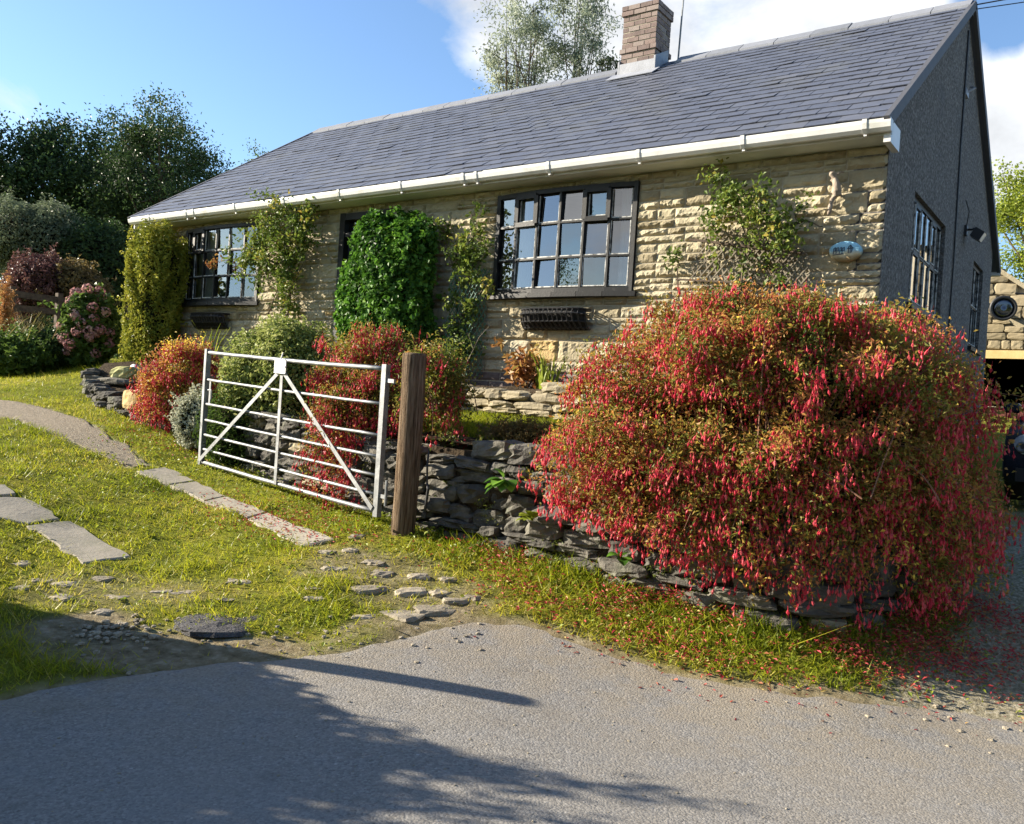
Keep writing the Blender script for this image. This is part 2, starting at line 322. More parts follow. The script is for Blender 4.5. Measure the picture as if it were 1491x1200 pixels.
TERR = WALLLINE+[(-1.75, 7.8), (-8.4, 7.8)]
def tz(x, y):      # terrace top
    x = np.asarray(x, float); y = np.asarray(y, float)
    return 1.22+.2*np.clip((y-5.4)/1.4, 0, 1.2)+.02*np.clip(-x-2, 0, 6)+np.clip((-x-6.5)/1.5, 0, 1)*-.10
def masks(x, y):
    n = vnoise(x, y, 2.3, 1)*.5+vnoise(x, y, 7, 2)*.3+vnoise(x, y, 19, 3)*.2-.5
    ap = np.zeros(np.shape(x))
    for q_, w_ in APRONS: ap = np.maximum(ap, w_*np.clip(.5-(dpoly(x, y, q_)+n*.6)/.22, 0, 1))
    road = np.clip(.5-(dpoly(x, y, ROAD)-.04+n*.15)/.12, 0, 1)
    pa = np.clip(.5-(dpoly(x, y, PATHP)+n*.22)/.10, 0, 1)
    drv = np.clip((x-(-1.25)-.03*(y-5))/.5+n*1.2, 0, 1)*np.clip((y-4.6)/.7+n, 0, 1)          # gravel drive to the right of the house
    return ap, road, pa, drv
def ground():
    fx = np.arange(-14, 4.01, .085); fy = np.arange(-1, 15.01, .085)
    gx = np.concatenate([-14-np.geomspace(.3, 700, 26)[::-1], fx, 4+np.geomspace(.3, 700, 26)])
    gy = np.concatenate([-1-np.geomspace(.3, 700, 26)[::-1], fy, 15+np.geomspace(.3, 700, 26)])
    X, Y = np.meshgrid(gx, gy, indexing='ij'); Z = gz(X, Y)
    ap, road, pa, drv = masks(X, Y)
    rel = vnoise(X, Y, 3.1, 11)*.025+vnoise(X, Y, 9, 12)*.018-.02
    inr = np.clip(-dpoly(X, Y, ROAD)/.25, 0, 1)
    Z = Z+rel*(1-inr)-inr*.03
    Z = np.where(dpoly(X, Y, PATHP) < .02, Z-.012, Z)
    mb = MB(); mb.grid(np.stack([X, Y, Z], -1))
    o = mb.build('ground', None, smooth=True, kind='structure')
    for nm, a in (('apron', np.maximum(ap*.95, road*.9)), ('gravel', np.maximum(pa, drv))):
        at = o.data.attributes.new(nm, 'FLOAT', 'POINT'); at.data.foreach_set('value', a.ravel().astype(np.float32))
    m, nt, N, L, B = nodes('turf_and_dirt')
    turf = ramp(N, L, tex(N, L, 3, 7, .65), [(.3, (.08, .095, .010)), (.5, (.16, .17, .018)), (.7, (.25, .21, .035))])
    dirt = ramp(N, L, tex(N, L, 13, 7, .65), [(.3, (.10, .078, .045)), (.5, (.22, .175, .11)), (.72, (.36, .31, .22))])
    grv = ramp(N, L, tex(N, L, 45, 6, .65), [(.32, (.13, .115, .07)), (.5, (.27, .24, .165)), (.68, (.46, .42, .33))])
    c = mix(N, L, attr(N, 'apron'), turf, dirt); c = mix(N, L, attr(N, 'gravel'), c, grv)
    L.new(c, B.inputs['Base Color']); B.inputs['Roughness'].default_value = 1; B.inputs['Specular IOR Level'].default_value = .08
    bump(N, L, B, tex(N, L, 42, 7, .7), .9, .03)
    o.data.materials.clear(); o.data.materials.append(m)
ground()
def asphalt():
    m, nt, N, L, B = nodes('worn_asphalt')
    fine = tex(N, L, 85, 6, .8)
    ag = N.new('ShaderNodeTexVoronoi'); g = N.new('ShaderNodeNewGeometry'); L.new(g.outputs['Position'], ag.inputs['Vector']); ag.inputs['Scale'].default_value = 88
    c = ramp(N, L, fine, [(.34, (.105, .100, .094)), (.5, (.215, .204, .188)), (.66, (.36, .342, .315))])
    c = mix(N, L, .55, c, ramp(N, L, ag.outputs['Color'], [(.08, (.10, .095, .088)), (.35, (.18, .172, .158)), (.7, (.25, .238, .218)), (.93, (.34, .322, .295)), (1, (.52, .50, .46))]))
    c = mix(N, L, mathn(N, L, 'MULTIPLY', sstep(N, L, tex(N, L, .9, 5, .6), .45, .7), .35), c, (.225, .217, .206))
    c = mix(N, L, mathn(N, L, 'MULTIPLY', sstep(N, L, tex(N, L, 2.3, 6, .7, off=(5, 2, 1)), .58, .72), .35), c, (.075, .07, .066))
    e = attr(N)                                   # silt gathered along the verge
    c = mix(N, L, mathn(N, L, 'MULTIPLY', mathn(N, L, 'MULTIPLY', e, sstep(N, L, tex(N, L, 5, 5, .7), .3, .62)), .55), c, (.27, .215, .135))
    L.new(c, B.inputs['Base Color']); B.inputs['Roughness'].default_value = .88; B.inputs['Specular IOR Level'].default_value = .25
    h = mathn(N, L, 'ADD', mathn(N, L, 'MULTIPLY', ag.outputs['Distance'], -.6), fine)
    bump(N, L, B, h, .55, .010)
    return m
def road():
    # fine, ragged edge; strips run from the verge back past the camera
    e = np.array([p[:2] for p in EW]); seg = np.hypot(*np.diff(e, axis=0).T); t = np.concatenate([[0], np.cumsum(seg)]); tt = np.arange(0, t[-1], .03)
    ex = np.interp(tt, t, e[:, 0]); ey = np.interp(tt, t, e[:, 1])
    n = (vnoise(tt, tt*0, 2.0, 5)-.5)*.16+(vnoise(tt, tt*0+7, 7, 6)-.5)*.07+(vnoise(tt, tt*0+3, 20, 8)-.5)*.03
    f = tt/tt[-1]
    far = np.stack([-7+f*20, -9+0*f], 1)
    rows = []; edges = []
    us = np.concatenate([np.linspace(0, .04, 5), np.linspace(.06, 1, 60)])
    back = far-np.stack([ex, ey], 1); bl = np.linalg.norm(back, axis=1, keepdims=True)
    ex = ex+back[:, 0]/bl[:, 0]*n; ey = ey+back[:, 1]/bl[:, 0]*n
    for u in us:
        x = ex*(1-u)+far[:, 0]*u; y = ey*(1-u)+far[:, 1]*u; z = gz(x, y)+.004-(.014 if u == 0 else 0)
        rows.append(np.stack([x, y, z], 1)); edges.append(np.full(len(x), math.exp(-(u*9)/.7)))
    mb = MB(); mb.grid(np.array(rows), np.array(edges)); mb.build('road', asphalt(), smooth=True, kind='structure')
road()
def path():
    c = np.array(PATHP); mb = MB()
    top = c[:6]; bot = c[6:][::-1]; bot = np.vstack([bot[:1], bot]) if len(bot) < 6 else bot
    t = np.linspace(0, 1, 120); k = np.linspace(0, 1, len(top))
    A = np.stack([np.interp(t, k, top[:, i]) for i in (0, 1)], 1); kb = np.linspace(0, 1, len(bot)); Bq = np.stack([np.interp(t, kb, bot[:, i]) for i in (0, 1)], 1)
    G = []
    for u in np.linspace(-.04, 1.04, 26):
        xy = A*(1-u)+Bq*u; xy = xy+(np.stack([vnoise(t*18+u*6, t*0+u*4, 1, 21), vnoise(t*18+9, t*0+u*4, 1, 22)], 1)-.5)*.12
        G.append(np.column_stack([xy, gz(xy[:, 0], xy[:, 1])+.004+vnoise(xy[:, 0], xy[:, 1], 30, 3)*.006-(.03 if u < 0 or u > 1 else 0)]))
    mb.grid(np.array(G)); mb.build('path', surf('path_gravel', [(.3, (.14, .11, .075)), (.5, (.25, .205, .145)), (.7, (.38, .325, .24))], scale=50, rough=1, bs=1, bscale=70, bdist=.02), smooth=True, kind='structure')
path()
# ------------------------------------------------------------------ house
Y0, XR, XL, ZSOF, ZH, ZS = 7.693, -1.785, -12.70, 4.0, 3.923, 2.813
YR, ZR, YB = 10.994, 6.553, 14.30
SLP = (ZR-4.13)/(YR-7.36)
def roofz(y): return 4.13+(y-7.36)*SLP if y < YR else ZR-(y-YR)*SLP
house = thing('house', (-7.2, 11, 1.7), 'long stone bungalow with grey slate roof and a dark rendered gable', 'house')
WIN = [(-11.74, -9.985), (-5.875, -4.122)]; DOOR = (-8.42, -7.52)
def hole_cells(a, b, z0, z1, holes):
    """split a strip a..b x z0..z1 round rectangular holes (a,b,z0,z1)"""
    xs = sorted({a, b, *[h[0] for h in holes], *[h[1] for h in holes]}); out = []
    for x0, x1 in zip(xs[:-1], xs[1:]):
        h = [q for q in holes if q[0] <= x0+1e-6 and q[1] >= x1-1e-6]
        if not h: out.append((x0, x1, z0, z1))
        else:
            if h[0][2] > z0: out.append((x0, x1, z0, h[0][2]))
            if h[0][3] < z1: out.append((x0, x1, h[0][3], z1))
    return out
HOLES = [(WIN[0][0], WIN[0][1], ZS, ZH), (WIN[1][0], WIN[1][1], ZS, ZH), (DOOR[0], DOOR[1], 1.0, ZH)]
def front_wall():
    mb = MB()
    for x0, x1, z0, z1 in hole_cells(XL, XR-.02, .7, ZSOF, HOLES): mb.box((x0, Y0+.017, z0), (x1, Y0+.30, z1))
    bk = mb.build('front_wall', MT['mortar'], house)
    # rock-faced snecked stones: bands split at the sills and heads
    st = MB(); pl = MB(); pl2 = MB()
    def stone(x0, x1, z0, z1, mb, rough=1.0):
        g = .0058; x0 += g; x1 -= g; z0 += g; z1 -= g
        if x1-x0 < .02: return
        nx = max(4, int((x1-x0)/.024)+1); nz = max(4, int((z1-z0)/.020)+1)
        X, Z = np.meshgrid(np.linspace(x0, x1, nx), np.linspace(z0, z1, nz), indexing='ij')
        u = np.minimum(X-x0, x1-X); w = np.minimum(Z-z0, z1-Z); e = np.clip(np.minimum(u, w)/.009, 0, 1)
        s = rng.integers(0, 1000); sl = rng.normal(0, .10); sz = rng.normal(0.05, .18)
        face = rng.choice([.012, .022, .032], p=[.35, .4, .25])*rough
        D = e**.5*(face+.026*rough*(np.abs(vnoise(X+s, Z*1.6+s*.3, 9, s % 50)-.5)*2-.35)+.015*rough*(vnoise(X+s, Z*1.5, 27, s % 49)-.5)+rng.normal(0, .0022, X.shape))+(e > 0)*(sl*(X-(x0+x1)/2)*.3+sz*(Z-(z0+z1)/2)*.6)*e*rough
        jx = rng.normal(0, .005, X.shape)*(e > 0); jz = rng.normal(0, .005, X.shape)*(e > 0)
        Yf = Y0+.012-np.clip(D, .012*(e > .5), .050)
        v = rng.beta(2.2, 2.2)
        if rng.random() < .03: v = 1.0
        mb.grid(np.stack([X+jx, Yf, Z+jz], -1), v)
        b = [(X[i, 0], Yf[i, 0], Z[i, 0]) for i in range(nx)]; t = [(X[i, -1], Yf[i, -1], Z[i, -1]) for i in range(nx)]
        l = [(X[0, k], Yf[0, k], Z[0, k]) for k in range(nz)]; r = [(X[-1, k], Yf[-1, k], Z[-1, k]) for k in range(nz)]
        for row, flip in ((b, 0), (t, 1), (l, 1), (r, 0)):
            a = np.array([row, [(p[0], Y0+.03, p[2]) for p in row]]); mb.grid(a if flip else a[::-1], v)
    bands = []
    def fill(z0, z1):
        z = z0; hs = []
        while z < z1-1e-6:
            h = float(rng.choice([.15, .19, .23, .13])); 
            if z1-z < h+.09: h = z1-z
            hs.append((z, z+h)); z += h
        return hs
    for z0, z1 in ((1.96, ZS), (ZS, ZH), (ZH, ZSOF)):
        for b0, b1 in fill(z0, z1):
            hol = [h for h in HOLES if h[2] < b1-1e-6 and h[3] > b0+1e-6]
            segs = [(XL, XR)]
            for h in hol: segs = [q for a, b in segs for q in ((a, min(b, h[0])), (max(a, h[1]), b)) if q[1]-q[0] > .02]
            for a, b in segs:
                x = a
                while x < b-1e-6:
                    w = float(rng.uniform(.16, .52)); 
                    if b-x < w+.14: w = b-x
                    hh = b1-b0
                    if w > .62: w *= .5
                    if hh > .11 and rng.random() < .58:
                        k = 2 if hh < .2 or rng.random() < .8 else 3
                        cut = np.sort(np.concatenate([[b0, b1], b0+hh*(np.arange(1, k)/k+rng.uniform(-.12, .12, k-1))]))
                        for c0, c1 in zip(cut[:-1], cut[1:]):
                            if w > .34 and rng.random() < .5:
                                m = x+w*rng.uniform(.35, .65); stone(x, m, c0, c1, st); stone(m, x+w, c0, c1, st)
                            else: stone(x, x+w, c0, c1, st)
                    else: stone(x, x+w, b0, b1, st)
                    x += w
    for i, (b0, b1) in enumerate(((1.60, 1.68), (1.68, 1.76), (1.76, 1.86), (1.86, 1.96))):
        x = XL
        while x < XR-.05:
            w = rng.uniform(.2, .34); w = min(w, XR-x)
            if not (x+w > DOOR[0] and x < DOOR[1]): stone(x, x+w, b0, b1, pl if x > DOOR[0] else pl2, .35)
            x += w
    st.build('wall_stones', MT['stone'], house); pl.build('plinth', MT['plinth'], house); pl2.build('plinth', MT['plinth'], house)
front_wall()
# gable, back and far walls
GW = [(8.822, 10.50, 2.82, 3.88), (12.615, 13.51, 2.76, 3.88)]
def gable():
    mb = MB(); ys = [Y0+.012, GW[0][0], GW[0][1], YR, GW[1][0], GW[1][1], YB]
    def col(y0, y1, za, zb0, zb1):
        v = [(XR-.28, y0, za), (XR, y0, za), (XR, y1, za), (XR-.28, y1, za), (XR-.28, y0, zb0), (XR, y0, zb0), (XR, y1, zb1), (XR-.28, y1, zb1)]
        mb.add(v, [(0,3,2,1),(4,5,6,7),(0,1,5,4),(1,2,6,5),(2,3,7,6),(3,0,4,7)])
    for y0, y1 in zip(ys[:-1], ys[1:]):
        t0, t1 = roofz(y0)-.06, roofz(y1)-.06; h = [q for q in GW if q[0] == y0]
        if h: col(y0, y1, .4, h[0][2], h[0][2]); col(y0, y1, h[0][3], t0, t1)
        else: col(y0, y1, .4, t0, t1)
    mb.build('gable_wall', MT['dash'], house)
    v = MB(); v.box((XL, YB-.25, 1.2), (XR-.3, YB, 4.0))
    v.add([(XL, Y0+.32, 1.2), (XL+.26, Y0+.32, 1.2), (XL+.26, YB-.26, 1.2), (XL, YB-.26, 1.2), (XL, Y0+.32, roofz(Y0)-.06), (XL+.26, Y0+.32, roofz(Y0)-.06), (XL+.26, YB-.26, roofz(YB-.26)-.08), (XL, YB-.26, roofz(YB-.26)-.08),
           (XL, YR, ZR-.1), (XL+.26, YR, ZR-.1)], [(0,1,5,4), (3,0,4,8,7), (1,2,6,9,5), (4,5,9,8), (8,9,6,7), (2,3,7,6)])
    v.build('rear_wall', MT['dash'], house)
    r = MB(); r.box((XL+.4, 9.9, 1.9), (XR-.6, 9.95, 4.2)); r.box((XL+.3, Y0+.4, 1.86), (XR-.4, 13.9, 1.9)); r.box((XL+.3, Y0+.4, 4.22), (XR-.4, 13.9, 4.27)); r.box((-7.9, 8.0, 1.9), (-7.0, 8.06, 4.2))
    r.box((-5.2, 9.97, 1.9), (-5.1, 13.9, 4.2)); r.box((-2.9, 9.97, 1.9), (-2.8, 13.9, 4.2))
    r.build('room_wall', MT['room'], house)
gable()
def roof():
    mb = MB()
    x0, x1 = XL-.03, XR+.05
    for ya, yb, flip in ((7.34, YR, 0), (14.70, YR, 1)):
        za, zb = (4.13+(ya-7.36)*SLP if not flip else ZR-(ya-YR)*SLP), ZR
        n = unit((0, -(zb-za) if not flip else (zb-za), abs(yb-ya)))
        q = [np.array((x0, ya, za)), np.array((x1, ya, za)), np.array((x1, yb, zb)), np.array((x0, yb, zb))]
        t = [p-n*.012 for p in q]; b = [p-n*.07 for p in q]
        mb.add(b+t, [(0,3,2,1),(4,5,6,7),(0,1,5,4),(1,2,6,5),(2,3,7,6),(3,0,4,7)])
    rf = mb.build('roof', MT['slate'], house)
    sl = MB(); L = math.hypot(YR-7.335, SLP*(YR-7.335)); d = np.array((0, YR-7.335, SLP*(YR-7.335)))/L; n = np.array((0, -d[2], d[1]))
    o = np.array((0, 7.335, 4.13+(7.335-7.36)*SLP)); rows = 24; g = L/rows; wd = .265
    for side in (0, 1):
        for r in range(rows):
            x = x0-(wd/2 if r % 2 else 0)
            while x < x1:
                a, b = max(x+.0035, x0), min(x+wd-.0035, x1)
                if b-a > .03:
                    t0 = r*g+rng.normal(0, .006)-.006; t1 = t0+g*1.25; t1 = min(t1, L)
                    l0 = .012+abs(rng.normal(0, .0032)); l1 = .001; tl = rng.normal(0, .0018); th = .008
                    if side: dd, nn, oo = np.array((0, -d[1], d[2])), np.array((0, d[2], d[1])), np.array((0, 2*YR-o[1], o[2]))
                    else: dd, nn, oo = d, n, o
                    v = [oo+dd*t0+nn*(l0+tl)+(a, 0, 0), oo+dd*t0+nn*(l0-tl)+(b, 0, 0), oo+dd*t1+nn*l1+(b, 0, 0), oo+dd*t1+nn*l1+(a, 0, 0)]
                    lo = [p-nn*th for p in v[:2]]
                    v = [np.asarray(p) for p in v+lo]
                    fs = [(0,1,2,3), (4,5,1,0), (4,0,3), (1,5,2)]
                    if side: fs = [f[::-1] for f in fs]
                    sl.add(v, fs, rng.beta(2, 2) if rng.random() > .03 else 1.0)
                x += wd
    sl.build('slate_covering', MT['slate'], rf)
    rd = MB(); cut = False; x = x0+.0
    while x < x1-.01:
        w = min(.46, x1-x); a, b = x+.005, x+w-.005; h = ZR+.030+rng.normal(0, .003)
        if not (b > -6.18 and a < -5.54):
            prof = [(-.20, -.165), (-.20, -.125), (-.03, .0), (.03, .0), (.20, -.125), (.20, -.165)]
            vs = [(q, YR+p[0], h+p[1]) for q in (a, b) for p in prof]; k = len(prof)
            rd.add(vs, [(i, i+1, k+i+1, k+i) for i in range(k-1)]+[tuple(range(k))[::-1], tuple(range(k, 2*k))], rng.random())
        x += w
        if a > -6.3 and not cut: rd.build('ridge_tiles', MT['ridge'], rf); rd = MB(); cut = True
    rd.build('ridge_tiles', MT['ridge'], rf)
    vg = MB()
    for ya, yb in ((7.33, YR), (14.70, YR)):
        za, zb = roofz(ya)-.04, ZR-.03
        for xx in (XR+.055, XL-.035): vg = MB(); vg.bar((xx, ya, za), (xx, yb, zb), .045, .10); vg.build('verge', MT['verge'], rf)
    # chimney
    ch = MB(); cx0, cx1, cy0, cy1 = -6.12, -5.60, 10.64, 11.08; z0 = 6.1; bh = .075; top = 7.31
    mo = MB(); mo.box((cx0+.008, cy0+.008, z0), (cx1-.008, cy1-.008, top-.01))
    k = 0; z = z0
    while z < top-.01:
        e = .022 if (top-.17 < z+.03 or 6.60 < z < 6.68) else (.0)
        for face in range(4):
            ln = (cx1-cx0 if face in (0, 2) else cy1-cy0)+2*e; nb = 3 if face in (0, 2) else 2; w = ln/nb; off = (.5*w if k % 2 else 0)
            x = -off
            while x < ln-1e-6:
                a, b = max(0, x)+(.005 if x > 0 else 0), min(ln, x+w)-(.005 if x+w < ln else 0)
                if b-a > .02:
                    v = rng.random(); j = rng.normal(0, .002)
                    if face == 0: ch.box((cx0-e+a, cy0-e+j, z+.007), (cx0-e+b, cy0+.05, z+bh-.007), v)
                    elif face == 2: ch.box((cx0-e+a, cy1-.05, z+.005), (cx0-e+b, cy1+e+j, z+bh-.005), v)
                    elif face == 1: ch.box((cx1-.05, cy0-e+.052+a*.8, z+.007), (cx1+e+j, cy0-e+.052+b*.8-.004, z+bh-.007), v)
                    else: ch.box((cx0-e+j, cy0-e+.052+a*.8, z+.005), (cx0+.05, cy0-e+.052+b*.8-.004, z+bh-.005), v)
                x += w
        z += bh; k += 1
    cm = ch.build('chimney', MT['brick'], rf); mo.build('mortar_core', MT['mortar'], rf)
    fl = MB(); fl.box((cx0-.03, cy0-.028, roofz(cy0)-.05), (cx1+.03, cy0-.01, roofz(cy0)+.16))
    fl.obox(((cx0+cx1)/2, cy0-.12, roofz(cy0-.12)+.035), (.36, 0, 0), d*.13, n*.005)
    for x in (cx0-.02, cx1+.02):
        fl.add([(x-.012, cy0-.03, roofz(cy0)), (x+.012, cy0-.03, roofz(cy0)), (x+.012, YR, ZR), (x-.012, YR, ZR), (x-.012, cy0-.03, roofz(cy0)+.2), (x+.012, cy0-.03, roofz(cy0)+.2), (x+.012, YR, ZR+.17), (x-.012, YR, ZR+.17)], [(0,3,2,1),(4,5,6,7),(0,1,5,4),(1,2,6,5),(2,3,7,6),(3,0,4,7)])
    fl.build('flashing', MT['lead'], rf)
    # eaves
    ea = MB(); ea.box((XL-.03, 7.415, 3.99), (XR+.075, 7.435, 4.10)); fa = ea
    ea.box((XL-.03, 7.435, 3.998), (XR+.02, Y0+.02, 4.008), mi=1)
    ea.box((XR+.02, 7.40, 3.93), (XR+.075, Y0+.03, 4.11)); ea.box((XL-.05, 7.42, 3.96), (XL-.03, Y0+.02, 4.1))
    ea.build('eaves_board', [MT['white'], MT['soffit']], house)
    gt = MB(); prof = [(7.318, 4.105), (7.318, 4.075), (7.328, 4.035), (7.355, 4.008), (7.375, 4.004), (7.395, 4.010), (7.410, 4.03), (7.412, 4.10), (7.404, 4.10), (7.402, 4.04), (7.38, 4.018), (7.36, 4.02), (7.338, 4.04), (7.33, 4.075), (7.33, 4.105)]
    sag = lambda x: .006*math.sin(x*.9)
    xs = np.linspace(XL-.06, XR+.085, 60); G = np.array([[(x, p[0], p[1]+sag(x)*.4) for p in prof+prof[:1]] for x in xs]); gt.grid(G[:, ::-1])
    for x in (XL-.06, XR+.085): gt.add([(x, p[0], p[1]) for p in prof[:8]], [tuple(range(8))])
    gu = gt.build('gutter', MT['white'], house)
    br = MB()
    for i, x in enumerate(np.arange(XL+.5, XR, 1.03)):
        for dx in ((-.018, .018) if i != 6 and i != 0 else (-.12, -.085, .085, .12)):
            pass
        for dx in ([0] if i % 5 != 1 else [-.09, .09]):
            br = MB()
            G = np.array([[(x+dx+q, 7.365+(p[0]-7.365)*1.13-.002, 4.05+(p[1]-4.05)*1.1) for p in prof[:8]] for q in (-.018, .018)]); br.grid(G[:, ::-1])
            for q in (-.018, .018): br.add([(x+dx+q, 7.365+(p[0]-7.365)*1.13-.002, 4.05+(p[1]-4.05)*1.1) for p in prof[:8]], [tuple(range(8))])
            br.box((x+dx-.012, 7.36, 3.985), (x+dx+.012, 7.42, 4.01)); br.build('gutter_bracket', MT['white'], gu)
    bg = MB(); bg.box((XL, 14.62, 4.0), (XR+.07, 14.74, 4.1)); bg.build('rear_gutter', MT['white'], house)
roof()
def window(z0, z1, u0, u1, mapf, name, cols=6, rows=3, bow=.10, case=(), curtains=(), sill=True, parent=house, inset=0.0, rr=1.1, dk=1.0):
    """u along the wall, w outward; mapf(u,w,z) gives the world point"""
    fr = MB(); gl = MB(); pu = MB(); zs = np.linspace(z0, z1, rows+1)
    us = np.linspace(u0, u1, cols+1); wv = lambda u: bow*(1-((2*u-u0-u1)/(u1-u0))**2)-inset
    Wp = lambda u, z, w=0: np.array(mapf(u, wv(u)+w, z))
    outn = unit(Wp(us[0], z0, 1)-Wp(us[0], z0))
    def bar(p, q, a, b, mb=fr, v=.5): mb.bar(p, q, a, b, up=outn, var=v)
    for i, u in enumerate(us):
        e = i in (0, cols); k = .046 if e else .022; uu = u+(.025 if i == 0 else -.025 if i == cols else 0)
        bar(Wp(uu, z0, .0), Wp(uu, z1, .0), k, (.07 if e else .045)*dk)
    for j, z in enumerate(zs):
        e = j in (0, rows); zz = z+(.025 if j == 0 else -.027 if j == rows else 0)
        for i in range(cols):
            bar(Wp(us[i], zz, .001), Wp(us[i+1], zz, .001),   .046 if e else .019, (.066 if e else .041)*dk)
    for i in range(cols):
        for j in range(rows):
            a, b, c, d = us[i]+.012, us[i+1]-.012, zs[j]+.01, zs[j+1]-.01
            if i == 0: a += .05
            if i == cols-1: b -= .05
            if j == 0: c += .05
            if j == rows-1: d -= .05
            t = rng.normal(0, .0045, 4)*rr
            go = -.012*dk; gl.add([Wp(a, c, go+t[0]), Wp(b, c, go+t[1]), Wp(b, d, go+t[2]), Wp(a, d, go+t[0]-t[1]+t[2])], [(0, 1, 2, 3)])
            if (i, j) in case:
                for p, q in (((a, c), (b, c)), ((a, d), (b, d)), ((a, c), (a, d)), ((b, c), (b, d))):
                    bar(Wp(p[0], p[1], .022*dk), Wp(q[0], q[1], .022*dk), .05, .05*dk)
            m = .037 if (i, j) in case else .006
            bar(Wp(a+m, c+m, .008), Wp(b-m, c+m, .008), .012, .012, pu); bar(Wp(b-m, c+m, .008), Wp(b-m, d-m, .008), .009, .012, pu)
            if rng.random() < .6: bar(Wp(a+m, c+m, .008), Wp(a+m, d-m, .008), .008, .012, pu)
    w = fr.build(name, MT['black'], parent); gl.build('glass', MT['glass'], w); pu.build('putty', MT['putty'], w)
    if sill:
        s = MB()
        for i in range(cols):
            s.bar(Wp(us[i]-(.05 if i == 0 else 0), z0-.028, .02), Wp(us[i+1]+(.05 if i == cols-1 else 0), z0-.028, .02), .15, .05, up=(0, 0, 1))
        s.build('sill', MT['black'], w)
    for (a, b) in curtains:
        c = MB(); n = 40; tt = np.linspace(0, 1, n); G = []
        for z in (z0-.05, (z0+z1)/2, z1+.05):
            pinch = .75+.25*abs(z-(z0+.2))/(z1-z0)
            u = (a+b)/2+(tt-.5)*(b-a)*pinch; G.append([mapf(q, -.16+.03*math.sin(k*1.35+z), z) for k, q in enumerate(u)])
        c.grid(np.array(G), .5); c.build('curtain', MT['curtain'], w, smooth=True)
    return w
fm = lambda u, w, z: (u, Y0+.02-w, z)
gm = lambda u, w, z: (XR-.05+w, u, z)
window(ZS, ZH, *WIN[1], fm, 'window', case=((1, 2), (4, 2)), curtains=((-5.80, -5.5), (-4.42, -4.16)), bow=.075)
window(ZS, ZH, *WIN[0], fm, 'window', case=((1, 2),), curtains=((-11.7, -11.2), (-10.3, -10.02)), bow=.11)
window(GW[0][2], GW[0][3], GW[0][0], GW[0][1], gm, 'window', cols=6, rows=2, bow=0, case=((1, 1), (4, 1)), curtains=((8.85, 9.1),), rr=.2, dk=.22)
window(GW[1][2], GW[1][3], GW[1][0], GW[1][1], gm, 'window', cols=2, rows=2, bow=0, rr=.2, dk=.3)
def door():
    fr = MB(); y = Y0+.05
    for x in (DOOR[0]+.045, DOOR[1]-.045): fr.box((x-.045, y-.05, 1.75), (x+.045, y+.09, ZH-.002))
    fr.box((DOOR[0]+.092, y-.048, ZH-.09), (DOOR[1]-.092, y+.088, ZH-.004)); fr.box((DOOR[0]+.092, y-.04, 3.62), (DOOR[1]-.092, y+.06, 3.67))
    f = fr.build('door_frame', MT['black'], house)
    dm = MB(); x0, x1 = DOOR[0]+.095, DOOR[1]-.095
    dm.box((x0, y+.03, 1.9), (x1, y+.07, 3.615))
    for a, b, c, d in ((x0+.08, (x0+x1)/2-.04, 2.0, 2.6), ((x0+x1)/2+.04, x1-.08, 2.0, 2.6), (x0+.08, x1-.08, 2.75, 3.5)):
        dm.box((a, y+.018, c), (b, y+.031, c+.03)); dm.box((a, y+.018, d-.03), (b, y+.031, d)); dm.box((a, y+.019, c+.031), (a+.03, y+.031, d-.031)); dm.box((b-.03, y+.019, c+.031), (b, y+.031, d-.031))
    dr = dm.build('door', plain('door_paint', (.022, .024, .04), .4), house)
    h = MB(); h.tube([(x1-.06, y-.03, 2.75), (x1-.06, y-.05, 2.75), (x1-.16, y-.05, 2.74)], .009); h.build('handle', MT['galv'], dr)
    g = MB(); g.box((x0, y+.03, 3.675), (x1, y+.035, ZH-.095)); g.build('fanlight', MT['glass'], f)
    s = MB(); s.box((DOOR[0]-.08, Y0-.22, 1.76), (DOOR[1]+.08, Y0+.1, 1.90)); s.build('doorstep', MT['flag'], house)
    b = MB(); b.box((DOOR[0]-.02, Y0+.31, 1.8), (DOOR[1]+.02, Y0+.34, 4.0)); b.build('hall_wall', MT['room'], house)
door()
